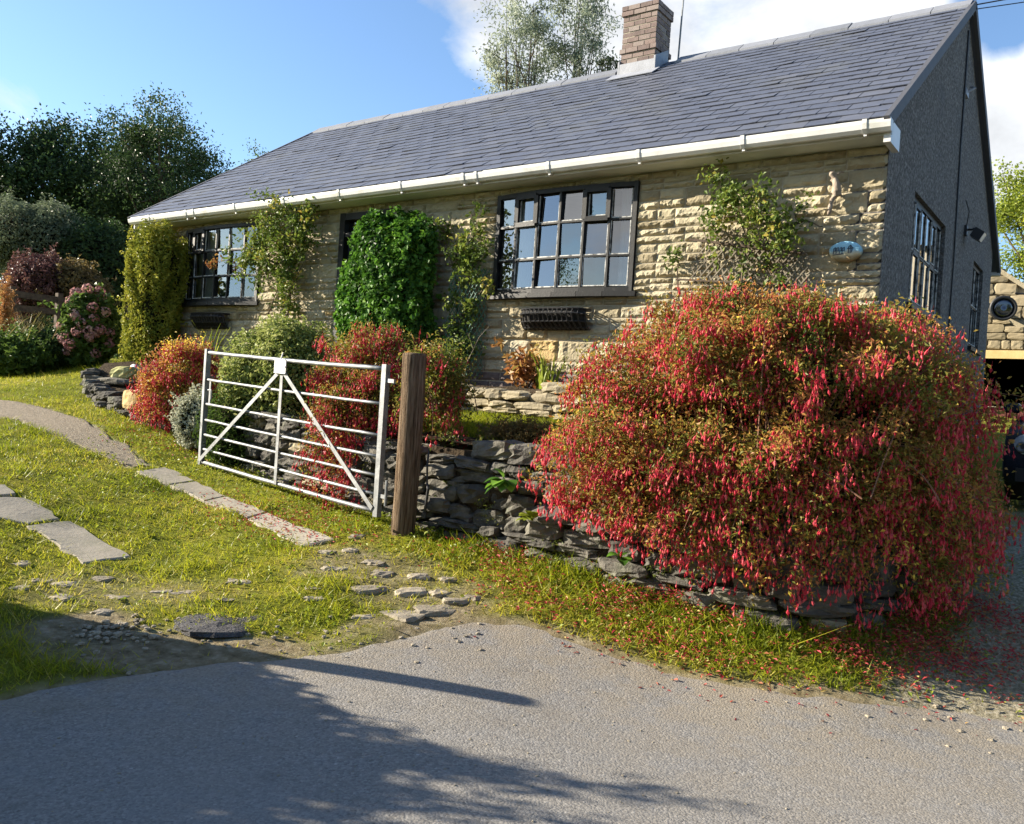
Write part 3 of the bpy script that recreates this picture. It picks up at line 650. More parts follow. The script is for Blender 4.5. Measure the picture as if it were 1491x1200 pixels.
# cable run, lamp, bracket on the gable
def gablebits():
    c = MB(); c.tube([(XR+.012, 11.02, 6.25), (XR+.012, 11.0, 4.9), (XR+.014, 11.05, 3.6), (XR+.012, 11.0, 1.3)], .011, 5); c.build('cable', MT['dkmetal'], house)
    f = thing('floodlight', (XR, 11.75, 4.1), 'small black floodlight on a bracket on the dark gable', 'light')
    b = MB(); b.box((XR, 11.70, 4.03), (XR+.03, 11.80, 4.15)); b.tube([(XR+.02, 11.75, 4.10), (XR+.09, 11.75, 4.10), (XR+.11, 11.75, 4.06)], .014); b.build('bracket', MT['dkmetal'], f)
    h = MB(); h.obox((XR+.15, 11.75, 4.03), (.05, 0, -.035), (0, .085, 0), (.03, 0, .05)); h.obox((XR+.115, 11.75, 4.06), (.02, 0, 0), (0, .05, 0), (0, 0, .05)); hd = h.build('lamp_head', MT['dkmetal'], f)
    g = MB(); g.obox((XR+.202, 11.75, 3.994), (.002, 0, -.0015), (0, .075, 0), (.026, 0, .044)); g.build('lens', plain('lamp_glass', (.6, .6, .58), .2), hd)
    k = MB(); k.tube([(XR+.02, 11.73, 4.15), (XR+.05, 11.65, 4.30), (XR+.03, 11.5, 4.40)], .006); k.build('lamp_cable', MT['dkmetal'], f)
    v = MB(); v.box((XR-.01, 11.02, 5.52), (XR+.03, 11.2, 5.59)); v.tube([(XR+.02, 11.1, 5.56), (XR+.1, 11.16, 5.62), (XR+.04, 11.22, 5.66)], .012); v.build('cable_bracket', MT['lead'], house)
    t = MB(); a = np.array((XR+.06, 10.99, 6.52)); e = np.array((7.0, 16.0, 10.2)); ts = np.linspace(0, 1, 24)
    pts = [a+(e-a)*q-np.array((0, 0, .5*math.sin(q*math.pi))) for q in ts]; t.tube(pts, .008, 5)
    pts = [a+(0, 0, -.05)+(e-a)*q-np.array((0, 0, .62*math.sin(q*math.pi))) for q in ts]; t.tube(pts, .006, 5)
    t.build('overhead_cable', MT['dkmetal'], label='thin black cable running from the gable peak into the sky', cat='cable', origin=a)
    p = MB(); b = np.array((-5.50, 11.16, 6.4)); p.tube([b, b+(0.02, 0, .9), b+(.05, 0, 1.9)], .014, 6); p.tube([b+(-.3, .1, 1.8), b+(.4, -.1, 1.86)], .006, 5)
    for q in (-.25, -.1, .05, .2, .35): p.tube([b+(q, -.17, 1.83), b+(q, .17, 1.83)], .004, 4)
    p.build('aerial', MT['galv'], label='thin television aerial mast beside the brick chimney', cat='aerial', origin=b)
gablebits()
# ------------------------------------------------------------------ stones and walls
def _stone_template(n=4):
    g = np.linspace(-1, 1, n); vs = {}; fs = []
    def vid(p):
        k = tuple(np.round(p, 5)); return vs.setdefault(k, len(vs))
    for ax in range(3):
        for sg in (-1, 1):
            o = [i for i in range(3) if i != ax]
            for i in range(n-1):
                for j in range(n-1):
                    q = []
                    for a, b in ((i, j), (i+1, j), (i+1, j+1), (i, j+1)):
                        p = np.zeros(3); p[ax] = sg; p[o[0]] = g[a]; p[o[1]] = g[b]; q.append(vid(p))
                    flip = (sg > 0) == (ax == 1)
                    fs.append(tuple(q[::-1] if flip else q))
    return np.array(list(vs.keys())), np.array(fs)
STV, STF = _stone_template(5)
def rock(mb, c, half, yaw=0, tilt=0, rough=.12, var=.5, power=3.2, r=rng):
    v = STV.copy(); nrm = (np.abs(v)**power).sum(1)**(1/power); v = v/nrm[:, None]
    s = r.integers(0, 1000); w = 1+rough*(2*vnoise(v[:, 0]*1.1+v[:, 2]*.7+s, v[:, 1]*1.1-v[:, 2]*.5+s, 1.6, s % 40)-1)+r.normal(0, rough*.30, len(v)); v = v*w[:, None]*np.asarray(half)
    cy, sy, ct, st = math.cos(yaw), math.sin(yaw), math.cos(tilt), math.sin(tilt)
    v = v@np.array([[ct, 0, st], [0, 1, 0], [-st, 0, ct]]).T; v = v@np.array([[cy, -sy, 0], [sy, cy, 0], [0, 0, 1]]).T
    mb.add(v+np.asarray(c), STF, var)
def linepts(line):
    a = np.array(line, float); s = np.concatenate([[0], np.cumsum(np.hypot(*np.diff(a, axis=0).T))])
    return s, lambda t: np.array([np.interp(t, s, a[:, 0]), np.interp(t, s, a[:, 1])])
def drywall(name, line, basef, topf, depth, label, mat, hr=(.07, .16), lr=(.14, .42), core='soil', cat='wall', lean=.0, pale=.05, jit=1.0):
    mb = MB(); s, at = linepts(line); L = s[-1]
    zb = lambda t: float(basef(*at(t))); zt = lambda t: float(topf(*at(t)))
    H = max(zt(t)-zb(t) for t in np.linspace(0, L, 20)); z = -.12
    while z < H:
        h = r_ = rng.uniform(*hr); t = -rng.uniform(0, .2)
        while t < L:
            l = rng.uniform(*lr)*(1.25 if z < .1 else 1); tc = min(max(t+l/2, .02), L-.02); p = at(tc); q = at(min(tc+.02, L))-at(max(tc-.02, 0)); yaw = math.atan2(q[1], q[0])
            b, tp = zb(tc), zt(tc); zc = b+z+h/2
            if zc+h*.25 < tp+.03:
                nrm = np.array([math.sin(yaw), -math.cos(yaw)]); off = rng.normal(0, .016)*jit-lean*(zc-b)
                v = rng.beta(2, 2)*.85
                if rng.random() < pale: v = 1.0
                hh = h*rng.uniform(.40, .56)
                rock(mb, (p[0]+nrm[0]*off, p[1]+nrm[1]*off, zc+rng.normal(0, .008)), (l/2*.99, depth/2, hh), yaw+rng.normal(0, .05)*jit, rng.normal(0, .045)*jit, .17*jit**.5, v, 5)
            t += l
        z += h*.94
    o = mb.build(name, mat, label=label, cat=cat, origin=(*at(L/2), zb(L/2)))
    if core:
        c = MB(); G = []
        for t in np.linspace(0, L, 60):
            p = at(t); q = at(min(t+.05, L))-at(max(t-.05, 0)); q = q/np.linalg.norm(q); n = np.array([q[1], -q[0]])*depth*.18
            G.append([(p[0]+n[0], p[1]+n[1], zb(t)-.1), (p[0]+n[0], p[1]+n[1], zt(t)-.06), (p[0]-n[0], p[1]-n[1], zt(t)-.06), (p[0]-n[0], p[1]-n[1], zb(t)-.1)])
        c.grid(np.array(G)); c.build('earth_core', MT['soil'], o)
    return o
drywall('retaining_wall', WALLLINE, lambda x, y: gz(x, y), lambda x, y: tz(x, y)+.02, .26, 'dark dry stone retaining wall behind the gate and below the big fuchsia', MT['drystone'], (.075, .19), (.13, .42), jit=1.35)
def terrace():
    xs = np.arange(-8.5, -1.1, .07); ys = np.arange(5.2, 7.81, .07); X, Y = np.meshgrid(xs, ys, indexing='ij')
    Z = tz(X, Y)+vnoise(X, Y, 4, 31)*.03
    Z = np.where((Y > 6.98) & (X > -6.9), 1.74+vnoise(X, Y, 5, 32)*.05+(Y-7)*.05, Z); Z = np.where((X <= -6.9), Z+np.clip((Y-6.3)/.9, 0, 1)*.32, Z)
    keep = inpoly(X, Y, TERR); mb = MB(); i = np.arange(X.size).reshape(X.shape); k = keep[:-1, :-1] & keep[1:, :-1] & keep[1:, 1:] & keep[:-1, 1:]
    f = np.stack([i[:-1, :-1][k], i[1:, :-1][k], i[1:, 1:][k], i[:-1, 1:][k]], 1); mb.add(np.stack([X, Y, Z], -1), f); mb.build('terrace_ground', MT['soil'], smooth=True, kind='structure')
terrace()
drywall('border_wall', [(-6.75, 6.93), (-5.6, 6.9), (-4.4, 6.88), (-3.2, 6.92), (-2.1, 7.0)], lambda x, y: tz(x, y)-.02, lambda x, y: 1.80, .26, 'low pale stone border wall at the foot of the house', MT['palestone'], (.05, .12), (.14, .42), pale=.08)
BEDL = np.array([P(131, 572, 12.0)[:2], P(137, 584, 11.5)[:2], P(158, 593, 11.0)[:2], P(190, 600, 10.6)[:2], P(222, 608, 10.3)[:2], P(250, 605, 10.2)[:2]])
drywall('bed_wall', BEDL, lambda x, y: gz(x, y), lambda x, y: gz(x, y)+.20, .24, 'low curved wall of rough mossy stones round a small raised bed', MT['drystone'], (.07, .13), (.12, .26), pale=.0)
def bedfill():
    c = np.vstack([BEDL, [P(262, 572, 12.2)[:2]], [P(200, 548, 12.9)[:2]], [P(150, 552, 12.7)[:2]]]); cx = c.mean(0); mb = MB(); G = []
    for u in np.linspace(0, 1, 8):
        r = cx+(np.vstack([c, c[:1]])-cx)*u*.98; G.append(np.column_stack([r, gz(r[:, 0], r[:, 1])+.13+.06*(1-u)]))
    mb.grid(np.array(G)); mb.build('bed_soil', MT['soil'], smooth=True, kind='structure')
bedfill()
def single(name, c, half, yaw, label, cat, mat, var=.5, rough=.15, group=None, tilt=0, power=3.2):
    mb = MB(); rock(mb, c, half, yaw, tilt, rough, var, power); return mb.build(name, mat, label=label, cat=cat, group=group, origin=(c[0], c[1], c[2]-half[2]))
single('boulder', P(181, 545, 11.6), (.16, .13, .10), .4, 'rounded mossy yellow stone on top of the curved bed wall', 'stone', surf('mossy_stone', [(.3, (.22, .22, .07)), (.7, (.42, .40, .18))], scale=7, bs=.4, bscale=30))
single('boulder', P(207, 583, 10.45)+(0, -.06, 0), (.15, .12, .12), .1, 'squared orange sandstone block set in the bed wall front', 'stone', surf('orange_block', [(.3, (.40, .27, .11)), (.7, (.56, .42, .20))], scale=7, bs=.5, bscale=30), rough=.06, power=6)
single('boulder', P(196, 540, 12.2), (.055, .05, .085), .1, 'small upright white stone behind the curved bed', 'stone', plain('white_stone', (.7, .7, .68), .8), rough=.2)
single('boulder', P(172, 556, 11.5), (.30, .17, .05), .25, 'flat grey slab lying along the bed wall top', 'stone', MT['drystone'], .8)
# flagstones
FL = {'a': 'cut-off flagstone at the picture edge beyond the two big slabs', 'b': 'wide flat flagstone before the largest slab in the left wheel track', 'c': 'largest flagstone, the near end slab of the left wheel track',
      'd': 'ridged flagstone farthest up the right wheel track next to the gravel', 'e': 'pale flagstone second from the gravel in the right wheel track', 'f': 'narrow pale flagstone in the middle of the right wheel track', 'g': 'long rough flagstone nearest the gate post in the right wheel track'}
def poly_slab(name, poly, up, mat, label, cat, group, var, res=.05):
    p = np.array(poly)[:, :2]; n = len(p); c = p.mean(0); t = []
    for i in range(n):
        a, b = p[i], p[(i+1) % n]; k = max(2, int(np.linalg.norm(b-a)/res))
        for q in np.arange(k)/k: t.append(a+(b-a)*q)
    t = np.array(t); t = t+(np.stack([vnoise(t[:, 0], t[:, 1], 8, 41), vnoise(t[:, 0], t[:, 1], 8, 42)], 1)-.5)*.05
    mb = MB(); G = []
    for u in (0, .3, .6, .85, .97, 1.0, 1.0):
        r = c+(t-c)*u; G.append(np.column_stack([r, gz(r[:, 0], r[:, 1])+up+vnoise(r[:, 0], r[:, 1], 5, 44)*.008]))
    G[-2][:, 2] -= .006; G[-1][:, 2] -= .07
    G = np.array(G); G = np.concatenate([G, G[:, :1]], 1); mb.grid(G[:, ::-1], var)
    return mb.build(name, mat, label=label, cat=cat, group=group, origin=(*c, float(gz(*c))))
for k, w in SLW.items(): poly_slab('flagstone', w, .016 if k in 'abc' else .012, MT['flag'], FL[k], 'flagstone', 'flagstones of the two wheel tracks', rng.random())
SETTS = [(450,792,9,4),(478,803,10,4),(513,800,11,4),(490,826,17,4),(545,818,15,4),(556,834,12,3),(540,856,24,7),(458,856,13,4),(600,858,22,8),(640,862,14,5),(668,872,20,6),(583,893,28,9),(635,886,26,9),(532,896,17,6),(610,838,14,4),(688,868,12,5),
         (95,850,14,4),(150,842,13,4),(172,868,15,5),(60,845,14,4),(90,869,16,4),(236,860,22,6),(275,862,24,5),(150,890,12,5),(30,820,12,4),(350,846,16,4),(460,870,14,4),(330,872,12,4),(30,855,12,4),(655,842,12,4),(520,780,9,3)]
def setts():
    for px, py, a, b in SETTS:
        c = GP(px, py); s = float((c-CAM)@_d); w = a*s/FPX; dp = b*2.6*s/FPX
        single('sett', (c[0], c[1], c[2]-.026), (w*1.2, min(max(dp, .06), w*1.5), .034), PSI+rng.normal(0, .25), 'worn flat stone sunk in the trodden grass of the entrance', 'paving stone', MT['sett'], rng.random(), .18, 'stones sunk in the entrance track', rng.normal(0, .02), 5.0)
setts()
def tarlump(px, py, w, h, lab):
    c = GP(px, py); rock_c = (c[0], c[1], c[2]-.022); single('tar_patch', rock_c, (w, h, .044), PSI+.2, lab, 'tar patch', MT['tarlump'], .5, .22, power=2.0)
tarlump(322, 903, .26, .26, 'crumbling lump of old dark tarmac in the worn grass'); 
def rubble():
    mb = MB()
    for i in range(60):
        c = GP(rng.normal(165, 30), rng.normal(917, 9)); h = rng.uniform(.004, .018); rock(mb, (c[0], c[1], c[2]+h*.3), (h*1.3, h*1.1, h*.7), rng.uniform(0, 3), 0, .25, rng.random())
    for i in range(150):
        c = GP(rng.uniform(60, 700), rng.normal(925, 18)); h = rng.uniform(.003, .012); rock(mb, (c[0], c[1], c[2]+h*.4), (h*1.3, h*1.1, h*.7), rng.uniform(0, 3), 0, .25, rng.random())
    for i in range(700):
        x = rng.uniform(-1.1, 2.5); y = rng.uniform(4.7, 12.5); h = rng.uniform(.004, .014); rock(mb, (x, y, float(gz(x, y))+h*.3), (h*1.3, h*1.1, h*.7), rng.uniform(0, 3), 0, .25, rng.random())
    mb.build('loose_gravel', MT['sett'], kind='stuff', label='loose stones and gravel on the worn ground', cat='gravel')
rubble()
# ------------------------------------------------------------------ gate, posts, wall ornaments
def gate():
    BL, BR = P(293, 672, 8.9), P(549, 745, 6.8); H = 1.125
    g = thing('field_gate', (BR+BL)/2-(0, 0, .1), 'galvanised seven bar field gate standing open beside the timber post', 'gate')
    e = BR-BL; ln = np.linalg.norm(e); ed = e/ln; nrm = unit(np.cross(ed, (0, 0, 1))); up = np.array((0, 0, 1.))
    for i, f in enumerate((0, .247, .469, .616, .75, .882, 1.0)):
        mb = MB(); a = BL+up*H*(1-f); b = BR+up*H*(1-f); r = .0185 if i in (0, 6) else .0135
        t = np.linspace(0, 1, 12); pts = [a+(b-a)*q+up*(-.006*math.sin(q*3.14)+rng.normal(0, .0012)) for q in t]; mb.tube(pts, r, 10); mb.build('rail', MT['galv'], g, smooth=True)
    st = MB(); st.bar(BL-up*.03, BL+up*(H+.035), .052, .045, up=ed); st.build('stile', MT['galv'], g)
    st = MB(); st.bar(BR-up*.04, BR+up*(H+.035), .045, .055, up=ed)
    st.bar(BR+ed*.02+up*.13, BR+ed*.10+up*.13, .02, .03); st.tube([BR+ed*.10+up*.06, BR+ed*.10+up*.26], .012, 8); st.bar(BR+ed*.02+up*(H-.09), BR+ed*.12+up*(H-.09), .02, .03)
    st.build('hanging_stile', MT['galv'], g)
    c = BL+e*.5
    up1 = MB(); up1.bar(c-up*.01+nrm*.024, c+up*H+nrm*.024, .045, .007, up=nrm); up1.build('upright', MT['galv'], g)
    for q in (BL+ed*.02, BR-ed*.03):
        b = MB(); b.bar(c+up*(H-.09)+nrm*.030, q+up*.02+nrm*.030, .04, .006, up=nrm); b.build('brace', MT['galv'], g)
    l = MB(); l.bar(BL+ed*.10+up*(H*.76), BL+ed*.10+up*(H*.54), .03, .01, up=nrm); l.tube([BL+ed*.0+up*H*.66, BL+ed*.13+up*H*.66], .008, 8); l.tube([BL+ed*.13+up*H*.66, BL+ed*.13+up*H*.58], .008, 8); l.build('latch', MT['galv'], g)
    s = MB(); cc = c+up*(H-.065)+nrm*.045; s.obox(cc, ed*.098, nrm*.004, up*.064)
    for a, b2 in (((-.095, -.061), (.095, -.061)), ((-.095, .061), (.095, .061))): s.bar(cc+ed*a[0]+up*a[1]+nrm*.004, cc+ed*b2[0]+up*b2[1]+nrm*.004, .008, .008, up=nrm)
    s.tube([cc+up*.061, cc+up*.125-nrm*.02], .006, 6)
    for q in (-.085, .085): s.obox(cc+ed*q+nrm*.006, ed*.006, nrm*.003, up*.006)
    s.build('sign', MT['white'], label='blank white plate fixed at the middle of the gate top rail', cat='sign', origin=cc)
gate()
def timber_post(base, h, r, label):
    mb = MB(); n = 22; prof = []
    G = []
    for k, z in enumerate(np.concatenate([np.linspace(-.15, h-.02, 26), [h-.005, h, h+.004, h+.006]])):
        rr = r*(1 if z < h-.01 else (.96 if k == 26 else .9 if k == 27 else .5 if k == 28 else .02)); row = []
        for j in range(n+1):
            th = 2*math.pi*(j % n)/n; w = 1+.035*math.sin(th*3+1)+.02*math.sin(th*7+2)+.012*(vnoise(j % n, z*3, 1.0, 9)-.5)
            row.append((base[0]+rr*w*math.cos(th)+.012*math.sin(z*2), base[1]+rr*w*math.sin(th), base[2]+z))
        G.append(row)
    mb.grid(np.array(G)[:, ::-1]); return mb.build('gate_post', MT['post'], smooth=True, label=label, cat='gate post', origin=base)
PB = P(587, 768, 6.75); timber_post(PB, 1.36, .094, 'thick weathered round timber gate post at the end of the stone wall')
def iron():
    m = MB(); b = PB+(.17, .05, 0); m.tube([b+(0, 0, .62), b+(.02, -.03, .5), b+(.03, -.03, .36)], .008); m.tube([b+(.03, -.03, .36), b+(.07, -.06, .33), b+(.05, -.05, .22), b+(.03, -.04, .14)], .011); m.lathe(b+(.03, -.04, .12), [(.0, -.03), (.02, -.02), (.02, .02), (0, .03)], 8)
    m.build('gate_latch', MT['dkmetal'], label='rusty iron latch hook hanging on the wall beside the timber post', cat='latch', origin=b)
iron()
TANS = math.tan(SUN_EL)
def opposite_post():
    T = GP(757, 1021); d = 3.0
    for _ in range(8):
        b = T[:2]+SDIR[:2]*d; d = (float(gz(*b))+1.22-T[2])/TANS
    b = T[:2]+SDIR[:2]*d; timber_post(np.array([b[0], b[1], float(gz(*b))]), 1.23, .072, 'round timber post on the opposite side of the gateway'); return b
OPB = opposite_post()
def trough(x, z, w, label):
    t = thing('wall_trough', (x, Y0-.1, z-.12), label, 'planter', 'black wall troughs under the windows')
    f = MB(); n = 15
    prof = lambda q: [(Y0-.035, z+0.0), (Y0-.20*q-.03, z+0.0), (Y0-.21*q-.03, z-.05), (Y0-.17*q-.03, z-.13), (Y0-.09*q-.03, z-.19), (Y0-.035, z-.205)]
    xs = np.linspace(x-w/2, x+w/2, n)
    for xx in xs:
        e = (1-abs((xx-x)/(w/2))**5*.45); f.tube([(xx, p[0], p[1]) for p in prof(e)], .009, 5)
    for i in range(6): f.tube([(xx, prof(1-abs((xx-x)/(w/2))**5*.45)[i][0], prof(1)[i][1]) for xx in xs], .008, 5)
    f.build('basket_frame', MT['dkmetal'], t)
    l = MB(); G = []
    for xx in np.linspace(x-w/2, x+w/2, 40):
        e = (1-abs((xx-x)/(w/2))**5*.45)*.95; G.append([(xx, p[0]+.006+.010*rng.random(), p[1]+.004+.008*rng.random()) for p in prof(e)[1:]])
    l.grid(np.array(G)); l.box((x-w/2, Y0-.19, z-.06), (x+w/2, Y0-.04, z-.055)); l.build('liner', surf('coir_liner', [(.3, (.010, .009, .009)), (.7, (.028, .026, .024))], scale=20, bs=1, bscale=50, rough=.8), t)
    return t
trough(-4.97, 2.63, .80, 'empty black trough fixed under the large middle window'); trough(-10.92, 2.64, .76, 'black trough under the far window left of the climbing rose')
def ornament():
    c = np.array((-2.19, Y0-.06, 3.62)); mb = MB(); K_ = .88
    sp = [c+(-.045, -.02, .20), c+(-.03, -.03, .17), c+(0, -.02, .13), c+(.015, -.015, .07), c+(.025, -.015, 0), c+(.02, -.01, -.05)]; mb.tube(sp, [.012, .030, .022, .038, .045, .025], 10)
    mb.tube([c+(.015, -.01, -.03), c+(-.02, -.01, -.08), c+(-.03, -.01, -.14), c+(-.035, -.015, -.20), c+(-.05, -.01, -.235)], [.022, .026, .024, .020, .006], 9)
    for s in ((.02, .165, .07, .19), (-.01, .09, -.05, .12), (.04, -.02, .075, -.055), (.0, -.02, -.035, .0)): mb.tube([c+(s[0], -.015, s[1]), c+((s[0]+s[2])/2, -.02, (s[1]+s[3])/2+.01), c+(s[2], .02, s[3])], [.016, .013, .009], 7)
    for s in (-.012, .018): mb.tube([c+(-.028+s, -.03, .19), c+(-.03+s, -.025, .222)], [.010, .002], 6)
    mb.v = [c+(q-c)*np.array((K_, 1, K_)) for q in mb.v]
    o = mb.build('squirrel_figure', surf('stone_cast', [(.3, (.22, .175, .135)), (.7, (.36, .30, .24))], scale=22, rough=.9, bs=.4, bscale=90), label='small buff squirrel ornament climbing the stone wall near the corner', cat='ornament', origin=c)
    m = o.modifiers.new('join', 'REMESH'); m.mode = 'VOXEL'; m.voxel_size = .006; m.use_smooth_shade = True
ornament()
def plaque():
    c = np.array((-2.07, Y0-.062, 3.10)); s = thing('house_plaque', c, 'oval painted blue and sandy plaque on the house wall', 'plaque')
    a, h = .135, .088; n = 40; mb = MB(); th = np.linspace(0, 2*math.pi, n, endpoint=False)
    for k, (q, y) in enumerate(((1, .03), (1, .004), (.95, -.006), (.0, -.012))): pass
    G = np.array([[(c[0]+a*q*math.cos(t)*(1+.03*math.sin(3*t)), c[1]+y, c[2]+h*q*math.sin(t)) for t in np.append(th, 0)] for q, y in ((.98, .06), (1, .004), (.95, -.006), (.6, -.009), (.01, -.010))]); mb.grid(G)
    m, nt, N, L, B = nodes('plaque_glaze'); g = N.new('ShaderNodeNewGeometry'); sp = N.new('ShaderNodeSeparateXYZ'); L.new(g.outputs['Position'], sp.inputs[0])
    v = mathn(N, L, 'ADD', mathn(N, L, 'MULTIPLY', mathn(N, L, 'SUBTRACT', sp.outputs['Z'], c[2]-h), 1/(2*h)), mathn(N, L, 'MULTIPLY', mathn(N, L, 'SUBTRACT', tex(N, L, 17, 3), .5), .55))
    L.new(ramp(N, L, v, [(.12, (.24, .17, .08)), (.34, (.50, .42, .26)), (.46, (.42, .48, .42)), (.55, (.22, .45, .60)), (.9, (.30, .58, .74))]), B.inputs['Base Color']); B.inputs['Roughness'].default_value = .6
    mb.build('plate', m, s, smooth=True)
    w = MB()
    def stroke(pts, r): w.tube([(c[0]+p[0], c[1]-.010, c[2]+p[1]) for p in pts], r, 4)
    for x0 in (-.095, -.072, -.045, -.022):
        stroke([(x0, -.02), (x0+.004, .03), (x0+.016, .035), (x0+.017, .0), (x0+.006, .006)], .0045)
    stroke([(-.1, -.03), (-.01, -.022)], .004); stroke([(.03, -.02), (.03, .035), (.045, .05), (.06, .03), (.055, -.015)], .005); stroke([(.045, .045), (.045, -.02)], .004); stroke([(.02, .02), (.07, .025)], .005)
    w.build('painted_mark', plain('plaque_ink', (.03, .05, .09), .4), s)
plaque()
def lattice(mb, corners, sp, wd, th, skew=1.0, jit=.0):
    """diagonal laths over a quad a(bottom left) b(bottom right) c(top right) d(top left) standing off the wall"""
    a, b, c, d = [np.asarray(q, float) for q in corners]; n = unit(np.cross(b-a, d-a)); W_ = np.linalg.norm(b-a); H_ = np.linalg.norm(d-a)
    def pt(u, v): return (a*(1-u)+b*u)*(1-v)+(d*(1-u)+c*u)*v
    for sg in (1, -1):
        k = -H_*skew
        while k < W_+H_*skew:
            # line x = k + sg*skew*y (sg=-1 starts from k+H)
            x0 = k if sg > 0 else k+H_*skew; ps = []
            for y in np.linspace(0, H_, 41):
                x = x0+sg*skew*y
                if 0 <= x <= W_: ps.append((x/W_, y/H_))
            if len(ps) > 2:
                p, q = pt(*ps[0]), pt(*ps[-1]); mb.bar(p+n*(th*sg*.5), q+n*(th*sg*.5), wd, th, up=n)
            k += sp*(1+rng.normal(0, jit))
def trellises():
    y = Y0-.075
    t = thing('garden_trellis', (-2.95, y, 2.35), 'fan of thin weathered wooden laths behind the right climbing rose', 'trellis')
    m = MB(); lattice(m, [(-3.62, y-.05, 2.35), (-2.30, y-.05, 2.35), (-2.36, y, 3.12), (-3.36, y, 3.42)], .072, .012, .007, .62, .10); m.build('lath', MT['lath'], t)
    m = MB(); m.bar((-3.5, y-.02, 3.28), (-2.42, y-.02, 3.10), .02, .02); m.bar((-3.6, y-.05, 2.9), (-2.34, y-.05, 2.8), .016, .016); m.build('crossbar', MT['wood'], t)
    g = MB(); yy = Y0-.16; lattice(g, [(-6.42, yy, 1.9), (-6.02, yy, 1.9), (-5.98, yy+.03, 3.10), (-6.40, yy+.03, 3.10)], .055, .008, .006, .55, .05)
    lattice(g, [(-6.02, yy, 1.9), (-5.92, yy+.12, 1.9), (-5.9, yy+.12, 3.1), (-5.98, yy+.03, 3.1)], .055, .008, .006, .55, .05)
    g.build('plastic_trellis', plain('green_plastic', (.035, .12, .075), .5), label='dark green diamond netting round the rose left of the middle window', cat='trellis', origin=(-6.2, yy, 1.9))
trellises()
